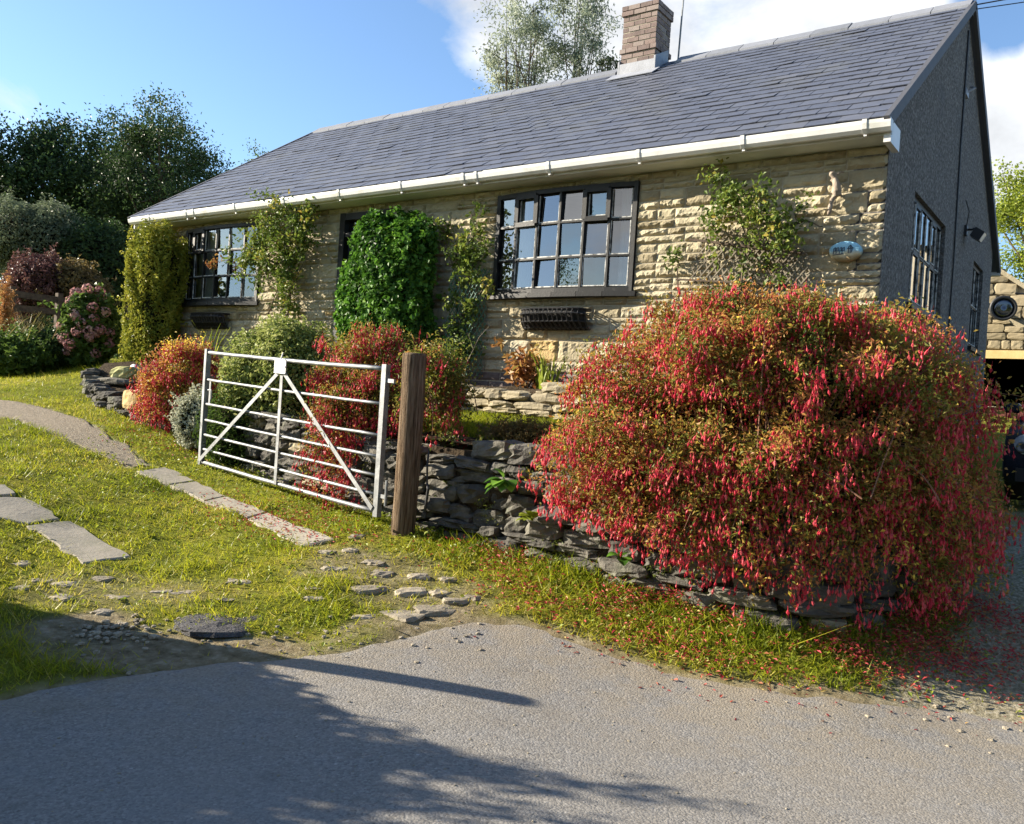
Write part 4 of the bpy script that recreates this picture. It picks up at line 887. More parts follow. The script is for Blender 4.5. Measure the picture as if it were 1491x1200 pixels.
# ------------------------------------------------------------------ car, outbuildings, fence
def car():
    hl = P(1485, 654, 9.0); L0, hw = 3.75, .83
    base = np.array((hl[0]+.60, hl[1]-.10, 0)); zb = float(gz(base[0], base[1]+1.6)); base[2] = zb
    fw = unit((-.10, -1, -.05)); fw = unit(fw); rt = unit(np.cross(fw, (0, 0, 1))); up = np.cross(rt, fw)   # rt: the car's right, image left
    t = thing('parked_car', base-fw*1.9, 'dark navy car parked nose out on the drive at the right edge', 'car')
    W_ = lambda f, r, z: base-fw*f+rt*r+up*z
    sec = [(.0,.30,.52,.60,.54,.30),(.06,.22,.66,.74,.68,.5),(.25,.20,.76,.80,.79,.6),(.7,.20,.86,.83,.90,.62),(1.08,.2,.92,.83,.96,.66),(1.2,.2,.93,.83,1.0,.66),(1.75,.2,.95,.83,1.40,.60),(2.1,.2,.95,.83,1.45,.60),(2.9,.2,.95,.83,1.43,.60),(3.3,.2,.95,.82,1.34,.58),(3.6,.25,.92,.78,1.0,.60),(3.74,.35,.75,.70,.80,.50)]
    G = []
    for f, zl, zbelt, w, zr, wr in sec:
        h = [(w*.88, zl), (w*.99, zl+.06), (w*1.0, (zl+zbelt)/2), (w*.97, zbelt), (min(wr+.03, w), zr-.05), (wr*.85, zr), (0, zr+.015)]
        G.append([W_(f, -x, z) for x, z in h]+[W_(f, x, z) for x, z in h[-2::-1]])
    b = MB(); b.grid(np.array(G)); k = len(G[0])
    b.add(G[0], [tuple(range(k))[::-1]]); b.add(G[-1], [tuple(range(k))])
    paint = surf('car_paint', [(.3, (.010, .012, .022)), (.7, (.013, .016, .03))], rough=.22, spec=.6, bs=0)
    bo = b.build('body', paint, t, smooth=True)
    gl = plain('car_glass', (.015, .017, .02), .05, spec=.7)
    def panel(name, pts, mat, par, off): 
        m = MB(); p = np.array([W_(*q) for q in pts]); n = unit(np.cross(p[1]-p[0], p[-1]-p[0])); ctr = W_(1.9, 0, .7)
        if n@(p.mean(0)-ctr) < 0: n = -n
        m.add(np.concatenate([p+n*off, p-n*.02]), [tuple(range(len(p))), tuple(range(len(p), 2*len(p)))[::-1]]+[(i, (i+1) % len(p), len(p)+(i+1) % len(p), len(p)+i) for i in range(len(p))]); return m.build(name, mat, par)
    panel('windscreen', [(1.24, -.60, 1.03), (1.24, .60, 1.03), (1.72, .54, 1.38), (1.72, -.54, 1.38)], gl, t, .012)
    for s in (-1, 1):
        panel('side_window', [(1.45, .825*s, .99), (2.4, .825*s, .99), (2.4, .64*s, 1.37), (1.85, .64*s, 1.36)], gl, t, .02); panel('side_window', [(2.48, .825*s, .99), (3.25, .815*s, .99), (3.1, .63*s, 1.33), (2.48, .64*s, 1.37)], gl, t, .02)
        m = MB(); m.lathe(W_(.10, .56*s, .62), [(.135, -.12), (.135, .02), (.12, .05), (.08, .075), (.0, .085)], 20, fw+rt*s*.25+up*.12); h = m.build('headlight', surf('lamp_lens', [(.3, (.45, .47, .5)), (.7, (.8, .82, .84))], scale=30, rough=.1, spec=.8, bs=0, metal=.4), t, smooth=True)
        m = MB(); m.lathe(W_(.045, .56*s, .62), [(.02, .05), (.04, .075), (.055, .07), (.06, .05)], 16, fw+rt*s*.25+up*.12); m.build('reflector', MT['galv'], h, smooth=True)
        m = MB(); m.obox(W_(1.35, .95*s, 1.0), rt*.09, fw*.05, up*.06); o = m.build('mirror', paint, t); o.modifiers.new('round', 'BEVEL').width = .03
        for f in (.70, 2.98):
            w = MB(); c = W_(f, .80*s-.18*(s > 0)*0, .29); ax = rt*s; w.lathe(c-ax*.17, [(.18, 0), (.27, .0), (.29, .03), (.29, .15), (.27, .18), (.20, .185)], 28, ax); wh = w.build('wheel', plain('tyre_rubber', (.018, .018, .018), .85), t, smooth=True)
            r = MB(); r.lathe(c-ax*.17, [(.19, .05), (.20, .175), (.185, .18), (.17, .15), (.05, .14), (.04, .17), (0, .17)], 20, ax)
            for q in range(7):
                a = 2*math.pi*q/7; dv = fw*math.cos(a)+up*math.sin(a); r.bar(c+ax*-.01+dv*.04, c+ax*-.01+dv*.185, .035, .02, up=ax)
            r.build('rim', MT['galv'], wh)
    m = MB(); m.obox(W_(.03, 0, .34), rt*.62, fw*.05, up*.07); m.build('bumper', plain('bumper_black', (.02, .02, .022), .6), t)
    m = MB()
    for z in (.46, .50, .54): m.obox(W_(.0, 0, z), rt*.36, fw*.03, up*.010)
    m.build('grille', MT['galv'], t)
    m = MB(); m.obox(W_(-.025, 0, .36), rt*.26, fw*.006, up*.055); m.build('number_plate', plain('plate_white', (.7, .7, .68), .5), t)
car()
def rubblewall(mb, x0, x1, z0, topf, y, cell=(.42, .26), dep=.04):
    z = z0
    while z < 8:
        h = cell[1]*rng.uniform(.6, 1.25); x = x0; any_ = False
        while x < x1-.02:
            w = min(cell[0]*rng.uniform(.5, 1.4), x1-x); top = topf(x+w/2)
            zz = min(z+h, top)
            if zz-z > .05:
                any_ = True; rock(mb, (x+w/2, y, (z+zz)/2), (w/2*.985, .07, (zz-z)/2*.97), 0, rng.normal(0, .03), .10, rng.random(), 6)
            x += w
        z += h
        if not any_: break
def outbuildings():
    st = surf('barn_stone', [(.3, (.17, .135, .08)), (.7, (.30, .25, .16))], [(0, (.10, .09, .065)), (.5, (.25, .205, .13)), (1, (.34, .285, .19))], scale=7, rough=.95, spec=.1, bs=.5, bscale=25)
    b = thing('stone_garage', (-2.5, 22, 1.7), 'stone garage with a sloping coped gable behind the house corner', 'garage')
    ridge = lambda x: 6.15-abs(x+3.75)*.74; low = lambda x: 5.55-abs(x+4.9)*.55
    m = MB(); x0, x1 = -7.6, 1.3
    m.add([(x0, 22.06, 1), (x1, 22.06, 1), (x1, 22.06, ridge(x1)), (-3.75, 22.06, 6.15), (x0, 22.06, ridge(x0)), (x0, 28, 1), (x1, 28, 1), (x1, 28, ridge(x1)), (-3.75, 28, 6.15), (x0, 28, ridge(x0))], [(0,1,2,3,4), (9,8,7,6,5), (1,6,7,2), (0,4,9,5)]); m.build('wall', MT['mortar'], b)
    s = MB(); rubblewall(s, -4.5, x1, 1.2, lambda x: ridge(x)-.03, 22.03); s.build('wall_stones', st, b)
    f = MB(); f.box((-5.5, 21.5, 3.42), (1.0, 21.9, low(1.0)-.06)); f.add([(-5.5, 21.5, low(1.)-.05), (1.0, 21.5, low(1.0)-.05), (-4.9, 21.5, 5.5), (-5.5, 21.5, 5.1), (-5.5, 21.9, low(1.)-.05), (1.0, 21.9, low(1.0)-.05), (-4.9, 21.9, 5.5), (-5.5, 21.9, 5.1)], [(0,1,2,3), (7,6,5,4), (1,5,6,2)]); f.box((.2, 21.5, 1), (1.0, 21.9, 3.41)); f.build('porch_wall', MT['mortar'], b)
    s = MB(); rubblewall(s, -4.0, 1.0, 3.5, lambda x: low(x)-.04, 21.48, (.34, .2)); s.build('porch_stones', st, b)
    c = MB(); 
    for xa, xb, fn, yy, w in ((-3.75, 1.45, ridge, 22.02, .32), (-3.75, -7.7, ridge, 22.02, .32), (-4.9, 1.1, low, 21.55, .34)): c.bar((xa, yy+.06, fn(xa)+.03), (xb, yy+.06, fn(xb)+.03), w, .09, up=(0, 0, 1))
    c.build('coping', MT['palestone'], b)
    l = MB(); l.box((-4.2, 21.40, 3.30), (.3, 21.52, 3.48)); l.build('lintel', surf('lintel_stone', [(.3, (.45, .32, .13)), (.7, (.56, .43, .2))], scale=6, bs=.3), b)
    d = MB(); d.box((-3.9, 21.6, 1.2), (.2, 21.66, 3.29))
    for q in np.arange(-3.8, .2, .2): d.box((q, 21.57, 1.25), (q+.17, 21.6, 3.27))
    d.build('garage_door', surf('red_door', [(.3, (.10, .03, .025)), (.7, (.15, .05, .035))], scale=6, bs=.2), b)
    r = MB()
    for sg, xe in ((-1, x0-.1), (1, x1+.1)): r.add([(-3.75, 22.1, 6.14), (-3.75, 28.1, 6.14), (xe, 28.1, ridge(xe)-.02), (xe, 22.1, ridge(xe)-.02), (-3.75, 22.1, 6.22), (-3.75, 28.1, 6.22), (xe, 28.1, ridge(xe)+.06), (xe, 22.1, ridge(xe)+.06)], [(0,1,2,3), (7,6,5,4), (0,3,7,4), (1,5,6,2)])
    r.build('roof', MT['slate'], b)
    m = thing('convex_mirror', P(1456, 449, 18.6), 'round black framed mirror on the stone garage wall', 'mirror'); c0 = P(1453, 449, 18.55); c0 = c0+(.10, 0, 0)
    q = MB(); q.lathe(c0, [(.25, -.06), (.27, 0), (.265, .04), (.22, .05), (.21, .03), (.20, .03)], 28, (.3, -1, -.1)); q.build('rim', MT['dkmetal'], m, smooth=True)
    q = MB(); q.lathe(c0, [(.205, .032), (.14, .045), (.07, .052), (0, .055)], 28, (.3, -1, -.1)); q.build('glass', plain('mirror_glass', (.10, .11, .13), .12, .9, .5), m, smooth=True)
    q = MB(); q.tube([c0+(.2, .02, .32), c0+(.45, .1, .30), c0+(.45, .35, .1)], .022, 6); q.build('bracket', MT['dkmetal'], m)
    a = thing('stone_barn', (3.6, 29, 1.9), 'tall stone barn with a slate roof further up the drive', 'barn')
    s = MB(); s.box((1.25, 26.05, 1.2), (6.5, 33, 6.8)); s.build('wall', MT['mortar'], a)
    s = MB(); rubblewall(s, 1.25, 6.5, 1.6, lambda x: 6.8, 26.02, (.5, .3)); s.build('wall_stones', st, a)
    s = MB(); s.add([(1.0, 25.8, 6.75), (6.7, 25.8, 6.75), (6.7, 29.5, 7.45), (1.0, 29.5, 7.45), (1.0, 33.2, 6.75), (6.7, 33.2, 6.75)], [(0,1,2,3), (3,2,5,4), (0,3,4), (1,5,2)]); s.build('roof', MT['slate'], a)
outbuildings()
def fence():
    t = thing('rail_fence', P(70, 480, 15.2), 'old dark post and rail fence in front of the purple shrubs', 'fence')
    a, b = P(8, 426, 14.7), P(135, 444, 15.6); c, d = P(8, 447, 14.7), P(135, 459, 15.6)
    for p, q in ((a, b), (c, d)): m = MB(); m.bar(p, q, .04, .11); m.build('rail', MT['wood'], t)
    for f in (-.35, .02, .55, 1.02):
        p = a+(b-a)*f; m = MB(); m.box(p+(-.05, .03, -1.3), p+(.05, .12, .12)); m.build('fence_post', MT['wood'], t)
fence()
# ------------------------------------------------------------------ plants
MT['fl_leaf'] = leafmat('fuchsia_leaf', [(0, (.06, .085, .014)), (.3, (.16, .155, .026)), (.55, (.28, .18, .04)), (.78, (.34, .12, .05)), (.93, (.42, .31, .05)), (1, (.52, .40, .06))], .42)
MT['fl_red'] = leafmat('fuchsia_flower', [(0, (.42, .014, .036)), (.45, (.66, .05, .085)), (1, (.80, .22, .21))], .35, .45, .3)
def gmat(n, a, b, c, d, tr=.35, k=1.35): return leafmat(n, [(p, tuple(min(.8, q*k) for q in v)) for p, v in ((0, a), (.35, b), (.7, c), (1, d))], tr)
MT['ivy'] = gmat('ivy_leaf', (.014, .042, .006), (.035, .09, .012), (.075, .17, .02), (.15, .27, .03), .35)
MT['gold'] = gmat('golden_conifer', (.05, .068, .012), (.13, .15, .02), (.23, .225, .03), (.36, .32, .055), .3, 1.5)
MT['dkgreen'] = gmat('dark_leaf', (.012, .024, .008), (.025, .046, .014), (.04, .07, .02), (.065, .10, .03), .3)
MT['midgreen'] = gmat('mid_leaf', (.025, .045, .010), (.05, .085, .018), (.08, .125, .024), (.14, .19, .035), .35)
MT['rose'] = gmat('rose_leaf', (.035, .055, .012), (.075, .115, .018), (.14, .18, .03), (.28, .22, .04), .35)
MT['vari'] = gmat('variegated_leaf', (.05, .075, .02), (.13, .165, .035), (.27, .29, .09), (.50, .48, .23), .35)
MT['silver'] = gmat('silver_leaf', (.16, .17, .12), (.28, .29, .21), (.40, .40, .30), (.5, .5, .40), .2)
MT['purple'] = gmat('purple_leaf', (.035, .018, .02), (.075, .035, .035), (.12, .06, .05), (.17, .10, .07), .25)
MT['bronze'] = gmat('bronze_leaf', (.05, .04, .018), (.10, .075, .03), (.15, .11, .04), (.20, .16, .06), .3)
MT['grey'] = gmat('greygreen_leaf', (.045, .06, .035), (.085, .105, .06), (.13, .155, .09), (.2, .22, .13), .3)
MT['silvertree'] = gmat('silver_tree_leaf', (.10, .12, .08), (.17, .20, .14), (.26, .29, .22), (.40, .42, .34), .45)
MT['bronze2'] = gmat('moss_leaf', (.03, .04, .01), (.06, .08, .016), (.11, .13, .025), (.2, .2, .05), .3)
MT['lime'] = gmat('lime_leaf', (.07, .10, .012), (.14, .18, .02), (.22, .26, .03), (.34, .34, .05), .4)
MT['hydr'] = leafmat('hydrangea_petal', [(0, (.26, .10, .12)), (.4, (.42, .20, .20)), (.7, (.55, .34, .30)), (1, (.50, .42, .30))], .25, .7, .1)
MT['grass'] = leafmat('grass_blade', [(0, (.10, .14, .008)), (.3, (.22, .26, .013)), (.6, (.35, .36, .022)), (.85, (.40, .355, .04)), (1, (.48, .40, .12))], .5, .45, .25)
MT['petal'] = leafmat('fallen_petal', [(0, (.22, .03, .03)), (.5, (.45, .04, .06)), (.8, (.42, .13, .07)), (1, (.40, .30, .10))], .2, .6, .2)
MT['redleaf'] = gmat('red_leaf', (.10, .075, .025), (.24, .09, .035), (.30, .17, .05), (.22, .24, .06), .35, 1.2)
MT['core'] = surf('core_shade', [(.3, (.010, .010, .006)), (.7, (.028, .026, .014))], scale=22, rough=1, spec=.02, bs=1, bscale=40, bdist=.05)  # near-black: the shade inside a bush put into the core's colour
def dirs(n, r=rng):
    v = r.normal(size=(n, 3)); return v/np.linalg.norm(v, axis=1, keepdims=True)
def leaves(mb, pos, size, var, aspect=.5, bias=None, bw=.8, droop=0.0, fold=.18, r=rng):
    """rhombic folded leaves at pos; bias = preferred facing (3,) or (n,3)"""
    pos = np.asarray(pos, float); n = len(pos)
    if n == 0: return
    nm = dirs(n, r)
    if bias is not None: nm = nm+np.asarray(bias)*bw
    nm /= np.linalg.norm(nm, axis=1, keepdims=True)
    a = dirs(n, r); a[:, 2] -= droop; a -= nm*(a*nm).sum(1, keepdims=True); a /= np.linalg.norm(a, axis=1, keepdims=True)+1e-9
    s = np.cross(nm, a); L = (np.broadcast_to(size, (n,))*r.uniform(.65, 1.3, n))[:, None]; w = L*aspect*.5
    V = np.stack([pos-a*L*.5, pos+s*w+nm*L*fold-a*L*.05, pos+a*L*.5, pos-s*w+nm*L*fold-a*L*.05], 1).reshape(-1, 3)
    i = np.arange(n)[:, None]*4
    F = np.concatenate([i+np.array([[0, 1, 2]]), i+np.array([[0, 2, 3]])])
    mb.add(V, F, np.repeat(np.clip(np.broadcast_to(var, (n,)), 0, 1), 4))
def clumps(n_c, n_leaf, sampler, rad, var_c=(.5, .22), var_l=.13, flat=1.0, r=rng):
    c = sampler(n_c); rr = r.uniform(.6, 1.4, n_c)*rad; k = r.integers(0, n_c, n_leaf); g = r.normal(size=(n_leaf, 3))*np.array([1, 1, flat])
    p = c[k]+g*rr[k][:, None]*.55; v = np.clip(r.normal(*var_c, n_c)[k]+r.normal(0, var_l, n_leaf), 0, 1)
    return c, p, v
def tree(name, label, base, crown, rad, nleaf, lsize, mat, nclump=70, crad=.55, trunk_r=.16, shell=.45, flat=.8, limbs=14, group='trees behind the house', var=(.45, .2), seed=1, lo=-.9, leaders=1, aspect=.5, droop=.3, loc_z=None):
    r = np.random.default_rng(seed); base = np.asarray(base, float); crown = np.asarray(crown, float); rad = np.asarray(rad, float)
    t = thing(name, base, label, 'tree', group)
    def samp(n):
        d = dirs(n*3, r); d = d[d[:, 2] > lo][:n]; q = r.uniform(shell, 1, len(d))**.6
        w = 1+.22*np.sin(d[:, 0]*5+seed)*np.cos(d[:, 1]*4+seed*2)+r.normal(0, .07, len(d))
        return crown+d*(q*w)[:, None]*rad
    c, p, v = clumps(nclump, nleaf, samp, crad, var, .14, flat, r)
    m = MB(); leaves(m, p, lsize, v, aspect, np.array((0, 0, .5)), .8, droop, r=r); m.build('crown', mat, t)
    tr = MB(); top = crown+(0, 0, rad[2]*.7)
    for j in range(leaders):
        a = 2*math.pi*j/max(leaders, 1); off = np.array((math.cos(a), math.sin(a), 0))*rad[0]*.45*(leaders > 1)
        mid = (base+crown)/2+(r.normal(0, .12), r.normal(0, .12), 0)+off*.5
        tp = np.linspace(0, 1, 9); pts = [base*(1-q)**2+2*mid*q*(1-q)+(top+off)*q*q for q in tp]; tr.tube(pts, trunk_r*(1-tp*.88)/(1 if leaders == 1 else 1.5), 8)
        for i in r.permutation(len(c))[:limbs//leaders if leaders > 1 else limbs]:
            q = r.uniform(.35, .85); o = base*(1-q)**2+2*mid*q*(1-q)+(top+off)*q*q; e = c[i]; mm = (o+e)/2+(0, 0, -.1*np.linalg.norm(e-o)); tr.tube([o, mm*.5+o*.25+e*.25, e*.8+mm*.2, e], [trunk_r*.34, trunk_r*.22, trunk_r*.12, trunk_r*.04], 5)
    tr.build('trunk', MT['stem'], t); return t
def ellcore(mb, c, rad, n=18, sq=2.0, seed=0, zmin=None):
    th = np.linspace(0, 2*math.pi, n*2+1); ph = np.linspace(-math.pi/2, math.pi/2, n); T, Ph = np.meshgrid(th, ph, indexing='ij')
    f = lambda x: np.sign(x)*np.abs(x)**(2/sq); X = f(np.cos(T))*f(np.cos(Ph)); Y = f(np.sin(T))*f(np.cos(Ph)); Z = f(np.sin(Ph))
    w = 1+.12*(vnoise(np.cos(T)*2+5, np.sin(T)*2+Ph*1.5+5, 1.3, seed)-.5)
    G = np.stack([c[0]+X*rad[0]*w, c[1]+Y*rad[1]*w, c[2]+Z*rad[2]*w], -1)
    if zmin is not None: G[..., 2] = np.maximum(G[..., 2], zmin)
    mb.grid(G[::-1])
def shellpts(n, c, rad, sq=2.0, inner=.82, lumps=.10, seed=0, r=rng, zlo=-1):
    d = r.normal(size=(n, 3)); d /= (np.abs(d)**sq).sum(1, keepdims=True)**(1/sq)
    d = d[d[:, 2] > zlo]; w = 1+lumps*(2*vnoise(d[:, 0]*2.2+d[:, 2]*1.5+9, d[:, 1]*2.2-d[:, 2]*1.2+9, 1.4, seed)-1)
    q = r.uniform(inner, 1.03, len(d)); return np.asarray(c)+d*(q*w)[:, None]*np.asarray(rad), d, w
def bush(name, label, c, rad, n, size, mat, cat='shrub', sq=2.0, inner=.75, lumps=.14, seed=1, core=.8, aspect=.5, group=None, zlo=-1, base=None, var=(.5, .2), stems=6, extra=None, parts='foliage', shoots=110):
    c = np.asarray(c, float); rad = np.asarray(rad, float); r = np.random.default_rng(seed)
    b = np.array((c[0], c[1], c[2]-rad[2])) if base is None else np.asarray(base, float)
    t = thing(name, b, label, cat, group); p, d, w = shellpts(n, c, rad, sq, inner, lumps, seed, r, zlo)
    k = vnoise(d[:, 0]*3+d[:, 2]*2+7, d[:, 1]*3-d[:, 2]*2+7, 2.2, seed+3)-.5
    v = var[0]+k*var[1]*2.2+r.normal(0, var[1]*.6, len(p)); bi = d/np.linalg.norm(d, axis=1, keepdims=True)+np.array((0, 0, .4))
    m = MB(); leaves(m, p, size, v, aspect, bi, .9, .1, r=r); sm_ = MB()
    for i in r.integers(0, len(p), shoots):
        if d[i, 2] < -.5: continue
        u = unit(d[i]*(1, 1, .6)+(0, 0, .35)+r.normal(0, .3, 3)); Ls = size*r.uniform(1.2, 3.6); q = r.uniform(.1, 1, 12)[:, None]
        leaves(m, p[i]+u*Ls*q+r.normal(0, size*.32, (12, 3)), size*.9, np.clip(r.normal(var[0]+.12, var[1]*.6, 12), 0, 1), aspect, bi[i], .6, .1, r=r)
    m.build(parts, mat, t)
    if core: k = MB(); ellcore(k, c, rad*core*.93, 14, sq, seed, b[2]-.1); k.build('shade_core', MT['core'], t)  # solid dark core stands for the shaded inside and closes gaps
    s = MB()
    for i in range(stems):
        e = c+d[i]*rad*.9; s.tube([b+r.normal(0, .04, 3)*(1, 1, 0)-(0, 0, .05), (b+e)/2+r.normal(0, .05, 3), e], [.014, .01, .004], 5)
    s.build('stem', MT['stem'], t)
    if extra: extra(t, p, d, r)
    return t
def flower_geo(mb, pos, size, var, r=rng):
    """hanging fuchsia flowers: stalk, tube, four flared sepals, inner skirt"""
    n = len(pos); k = 5; th = np.arange(k)*2*math.pi/k
    prof = [(.0, .035), (-.40, .030), (-.52, .12), (-.80, .135), (-1.0, .035)]
    ring = np.array([[(rr*math.cos(t), rr*math.sin(t), z) for t in th] for z, rr in prof]).reshape(-1, 3)
    F = [(i*k+j, i*k+(j+1) % k, (i+1)*k+(j+1) % k, (i+1)*k+j) for i in range(len(prof)-1) for j in range(k)]
    sep = []; SF = []
    for j in range(4):
        a = j*math.pi/2+.3; b = len(ring)+len(sep); ca, sa = math.cos(a), math.sin(a)
        sep += [(.05*ca-.07*sa, .05*sa+.07*ca, -.45), (.05*ca+.07*sa, .05*sa-.07*ca, -.45), (.30*ca, .30*sa, -.86)]; SF.append((b, b+1, b+2))
    b = len(ring)+len(sep); st = [(.008, 0, .55), (-.008, 0, .55), (0, .012, 0), (0, -.012, 0)]; SF += [(b, b+2, b+1), (b, b+1, b+3)]
    st2 = len(ring)+len(sep)+len(st); tail = [(.012, 0, -.95), (-.012, 0, -.95), (.03, .02, -1.45)]; SF.append((st2, st2+1, st2+2))
    T = np.concatenate([ring, np.array(sep), np.array(st), np.array(tail)]); nv = len(T)
    a = r.uniform(0, 6.28, n); tl = r.normal(0, .22, (n, 2)); s = np.broadcast_to(size, (n,))*r.uniform(.7, 1.25, n)
    X = T[None, :, 0]*np.cos(a)[:, None]-T[None, :, 1]*np.sin(a)[:, None]; Y = T[None, :, 0]*np.sin(a)[:, None]+T[None, :, 1]*np.cos(a)[:, None]; Z = np.broadcast_to(T[None, :, 2], X.shape)
    X = X+Z*tl[:, :1]; Y = Y+Z*tl[:, 1:]
    V = (np.stack([X, Y, Z], -1)*s[:, None, None]+pos[:, None, :]).reshape(-1, 3); off = (np.arange(n)*nv)[:, None, None]
    mb.add(V, (np.array(F)[None]+off).reshape(-1, 4), np.repeat(var, nv)); 
    mb.f.append((np.array(SF)[None]+off).reshape(-1, 3)+mb.n-len(V)); mb.mi.append(np.zeros(n*len(SF), int))
FK = 1.34
MT['fl_leaf'] = leafmat('fuchsia_leaf', [(p, tuple(q*FK for q in c)) for p, c in ((0, (.06, .085, .014)), (.3, (.16, .155, .026)), (.55, (.28, .18, .04)), (.78, (.34, .12, .05)), (.93, (.42, .31, .05)), (1, (.52, .40, .06)))], .45)
def fuchsia(name, label, root, lat, dep, ztop, zlow, nst, nleaf, nflow, seed=3, lsize=.032, fsize=.045, zback=None, lr=None, rootspread=.12, leafvar=(.45, .2), core=0, leftlow=None, elmin=-50, cat='shrub', shape=None):
    r = np.random.default_rng(seed); root = np.asarray(root, float); t = thing(name, root, label, cat)
    ex = np.array((_r0[0], _r0[1], 0)); ey = np.array((-_r0[1], _r0[0], 0)); zc = zlow+(ztop-zlow)*.45
    tips = []; S = MB(); lp = []; lv = []; fp = []
    for i in range(nst):
        az = r.uniform(0, 2*math.pi); el = math.radians(r.uniform(elmin, 88)) if r.random() < .7 else math.radians(r.uniform(elmin, 0))
        ca, sa = math.cos(az), math.sin(az); u_ = r.random(); q = r.uniform(.80, 1.06) if u_ < .76 else r.uniform(.5, .85) if u_ < .97 else r.uniform(1.08, 1.18)
        R = lat[1] if ca > 0 else lat[0]; D = dep[1] if sa > 0 else dep[0]
        ce = abs(math.cos(el))**.55 if el > 0 else 1-.22*math.sin(el)**2
        e = root+ex*R*ca*ce*q+ey*D*sa*ce*q
        zz = root[2]+(.15*(ztop-root[2]))
        z = zz+(ztop-zz)*math.sin(el)*q if el > 0 else zz+(zz-zlow)*math.sin(el)/math.sin(math.radians(abs(elmin)))*q
        if zback is not None and sa > .2: z = max(z, zback)
        if shape: z = shape(ca*ce*q, z)
        e[2] = z; s0 = root+ex*r.normal(0, rootspread)+ey*r.normal(0, rootspread)
        hz = max(z, root[2]+.3)+r.uniform(.0, .18)*(1 if el < .9 else .3); c1 = s0*.55+e*.45; c1[2] = min(hz, ztop+.03); c1b = s0*.2+e*.8; c1b[2] = min(max(z+.14, hz-.1) if el < .6 else z+.05, ztop+.04)
        tt = np.linspace(0, 1, 12)[:, None]; pts = s0*(1-tt)**3+3*c1*tt*(1-tt)**2+3*c1b*tt*tt*(1-tt)+e*tt**3
        if z > ztop*.97: pass
        S.tube(pts, np.linspace(.0045, .0012, 12), 4)
        nl = max(6, int(nleaf/nst)); u = r.uniform(.30, 1.0, nl)**.8; k = u*11; b = np.clip(k.astype(int), 0, 10); fr = (k-b)[:, None]
        pp = pts[b]*(1-fr)+pts[b+1]*fr+r.normal(0, .058, (nl, 3))*np.array((1, 1, .8)); lp.append(pp); lv.append(np.clip(r.normal(leafvar[0], leafvar[1])+r.normal(0, .15, nl), 0, 1))
        # side twigs with clusters of hanging flowers
        nf = r.poisson(nflow/nst)
        if nf:
            ncl = max(1, nf//8); cu = 1.03-.36*r.random(ncl)**1.3; ck = np.clip(cu, 0, .999)*11; cb = ck.astype(int); cc = pts[cb]*(1-(ck-cb)[:, None])+pts[cb+1]*(ck-cb)[:, None]+r.normal(0, .05, (ncl, 3))*np.array((1, 1, .6))
            w = r.integers(0, ncl, nf); fp.append(cc[w]+r.normal(0, .042, (nf, 3))*np.array((1, 1, .9))-(0, 0, .02))
        tips.append(e)
    LM = MB(); P_ = np.concatenate(lp); V_ = np.concatenate(lv); leaves(LM, P_, lsize, V_, .46, np.array((0, -.2, .6)), .7, .35, r=r); LM.build('foliage', MT['fl_leaf'], t)
    FM = MB(); Fp = np.concatenate(fp); flower_geo(FM, Fp, fsize, np.clip(r.normal(.45, .25, len(Fp)), 0, 1), r); FM.build('flowers', MT['fl_red'], t, kind='stuff')
    S.build('stem', MT['stemred'], t)
    if core: k = MB(); ellcore(k, root+np.array((0, .10, .25)), np.array((lat[0]*.55, dep[0]*.45, .55)), 14, 2.2, seed); k.build('shade_core', MT['core'], t)  # dark solid stops see-through, coloured like the shaded interior
    return t
BR_ = np.array((-1.93, 5.88, 1.2))
def bigshape(x, z): return max(z, .50+.58*max(0, -x-.1))
fuchsia('fuchsia_bush', 'huge red flowering fuchsia bush spilling over the wall at the house corner', BR_, (1.55, 1.50), (.98, .72), 2.39, .52, 820, 190000, 26000, seed=5, zback=1.35, rootspread=.34, lsize=.033, fsize=.046, elmin=-62, core=1, shape=bigshape)
fuchsia('fuchsia_bush', 'red fuchsia trailing through the right half of the gate', P(515, 620, 7.75)+(0, .1, .0), (.52, .58), (.5, .25), 2.18, .58, 190, 26000, 6500, seed=8, elmin=-75, lsize=.034, fsize=.048, rootspread=.15, leafvar=(.35, .2))
fuchsia('fuchsia_bush', 'small red fuchsia hanging behind the round timber post', P(630, 600, 7.15), (.30, .26), (.28, .24), 2.06, 1.22, 60, 6000, 380, seed=12, lsize=.036, fsize=.052, rootspread=.1, leafvar=(.25, .18))
fuchsia('fuchsia_bush', 'pinkish red fuchsia left of the gate above the silver plant', P(262, 600, 10.3), (.50, .50), (.42, .4), 2.06, 1.10, 140, 17000, 4200, seed=15, lsize=.036, fsize=.052, rootspread=.15, leafvar=(.62, .2))
# shrubs on the terrace behind the gate
bush('variegated_shrub', 'rounded cream variegated shrub behind the middle of the gate', P(412, 566, 9.25), (.70, .6, .76), 19000, .05, MT['vari'], seed=4, var=(.5, .22), aspect=.55, lumps=.16)
bush('green_shrub', 'feathery dark green shrub behind the left end of the gate', P(352, 632, 9.2), (.50, .42, .56), 12000, .05, MT['midgreen'], seed=6, aspect=.22, var=(.4, .2), inner=.6)
bush('silver_plant', 'pale silver leaved plant at the left end of the gate', P(281, 612, 9.5), (.21, .21, .33), 4200, .04, MT['silver'], seed=7, cat='plant', aspect=.5, var=(.5, .25), inner=.55, lumps=.25)
bush('low_herb', 'low grey green herb trailing over the stone wall top', P(762, 640, 6.95), (.40, .16, .13), 3800, .045, MT['bronze'], seed=9, cat='plant', aspect=.22, inner=.35, lumps=.3, core=.5, zlo=-.4, var=(.6, .2))
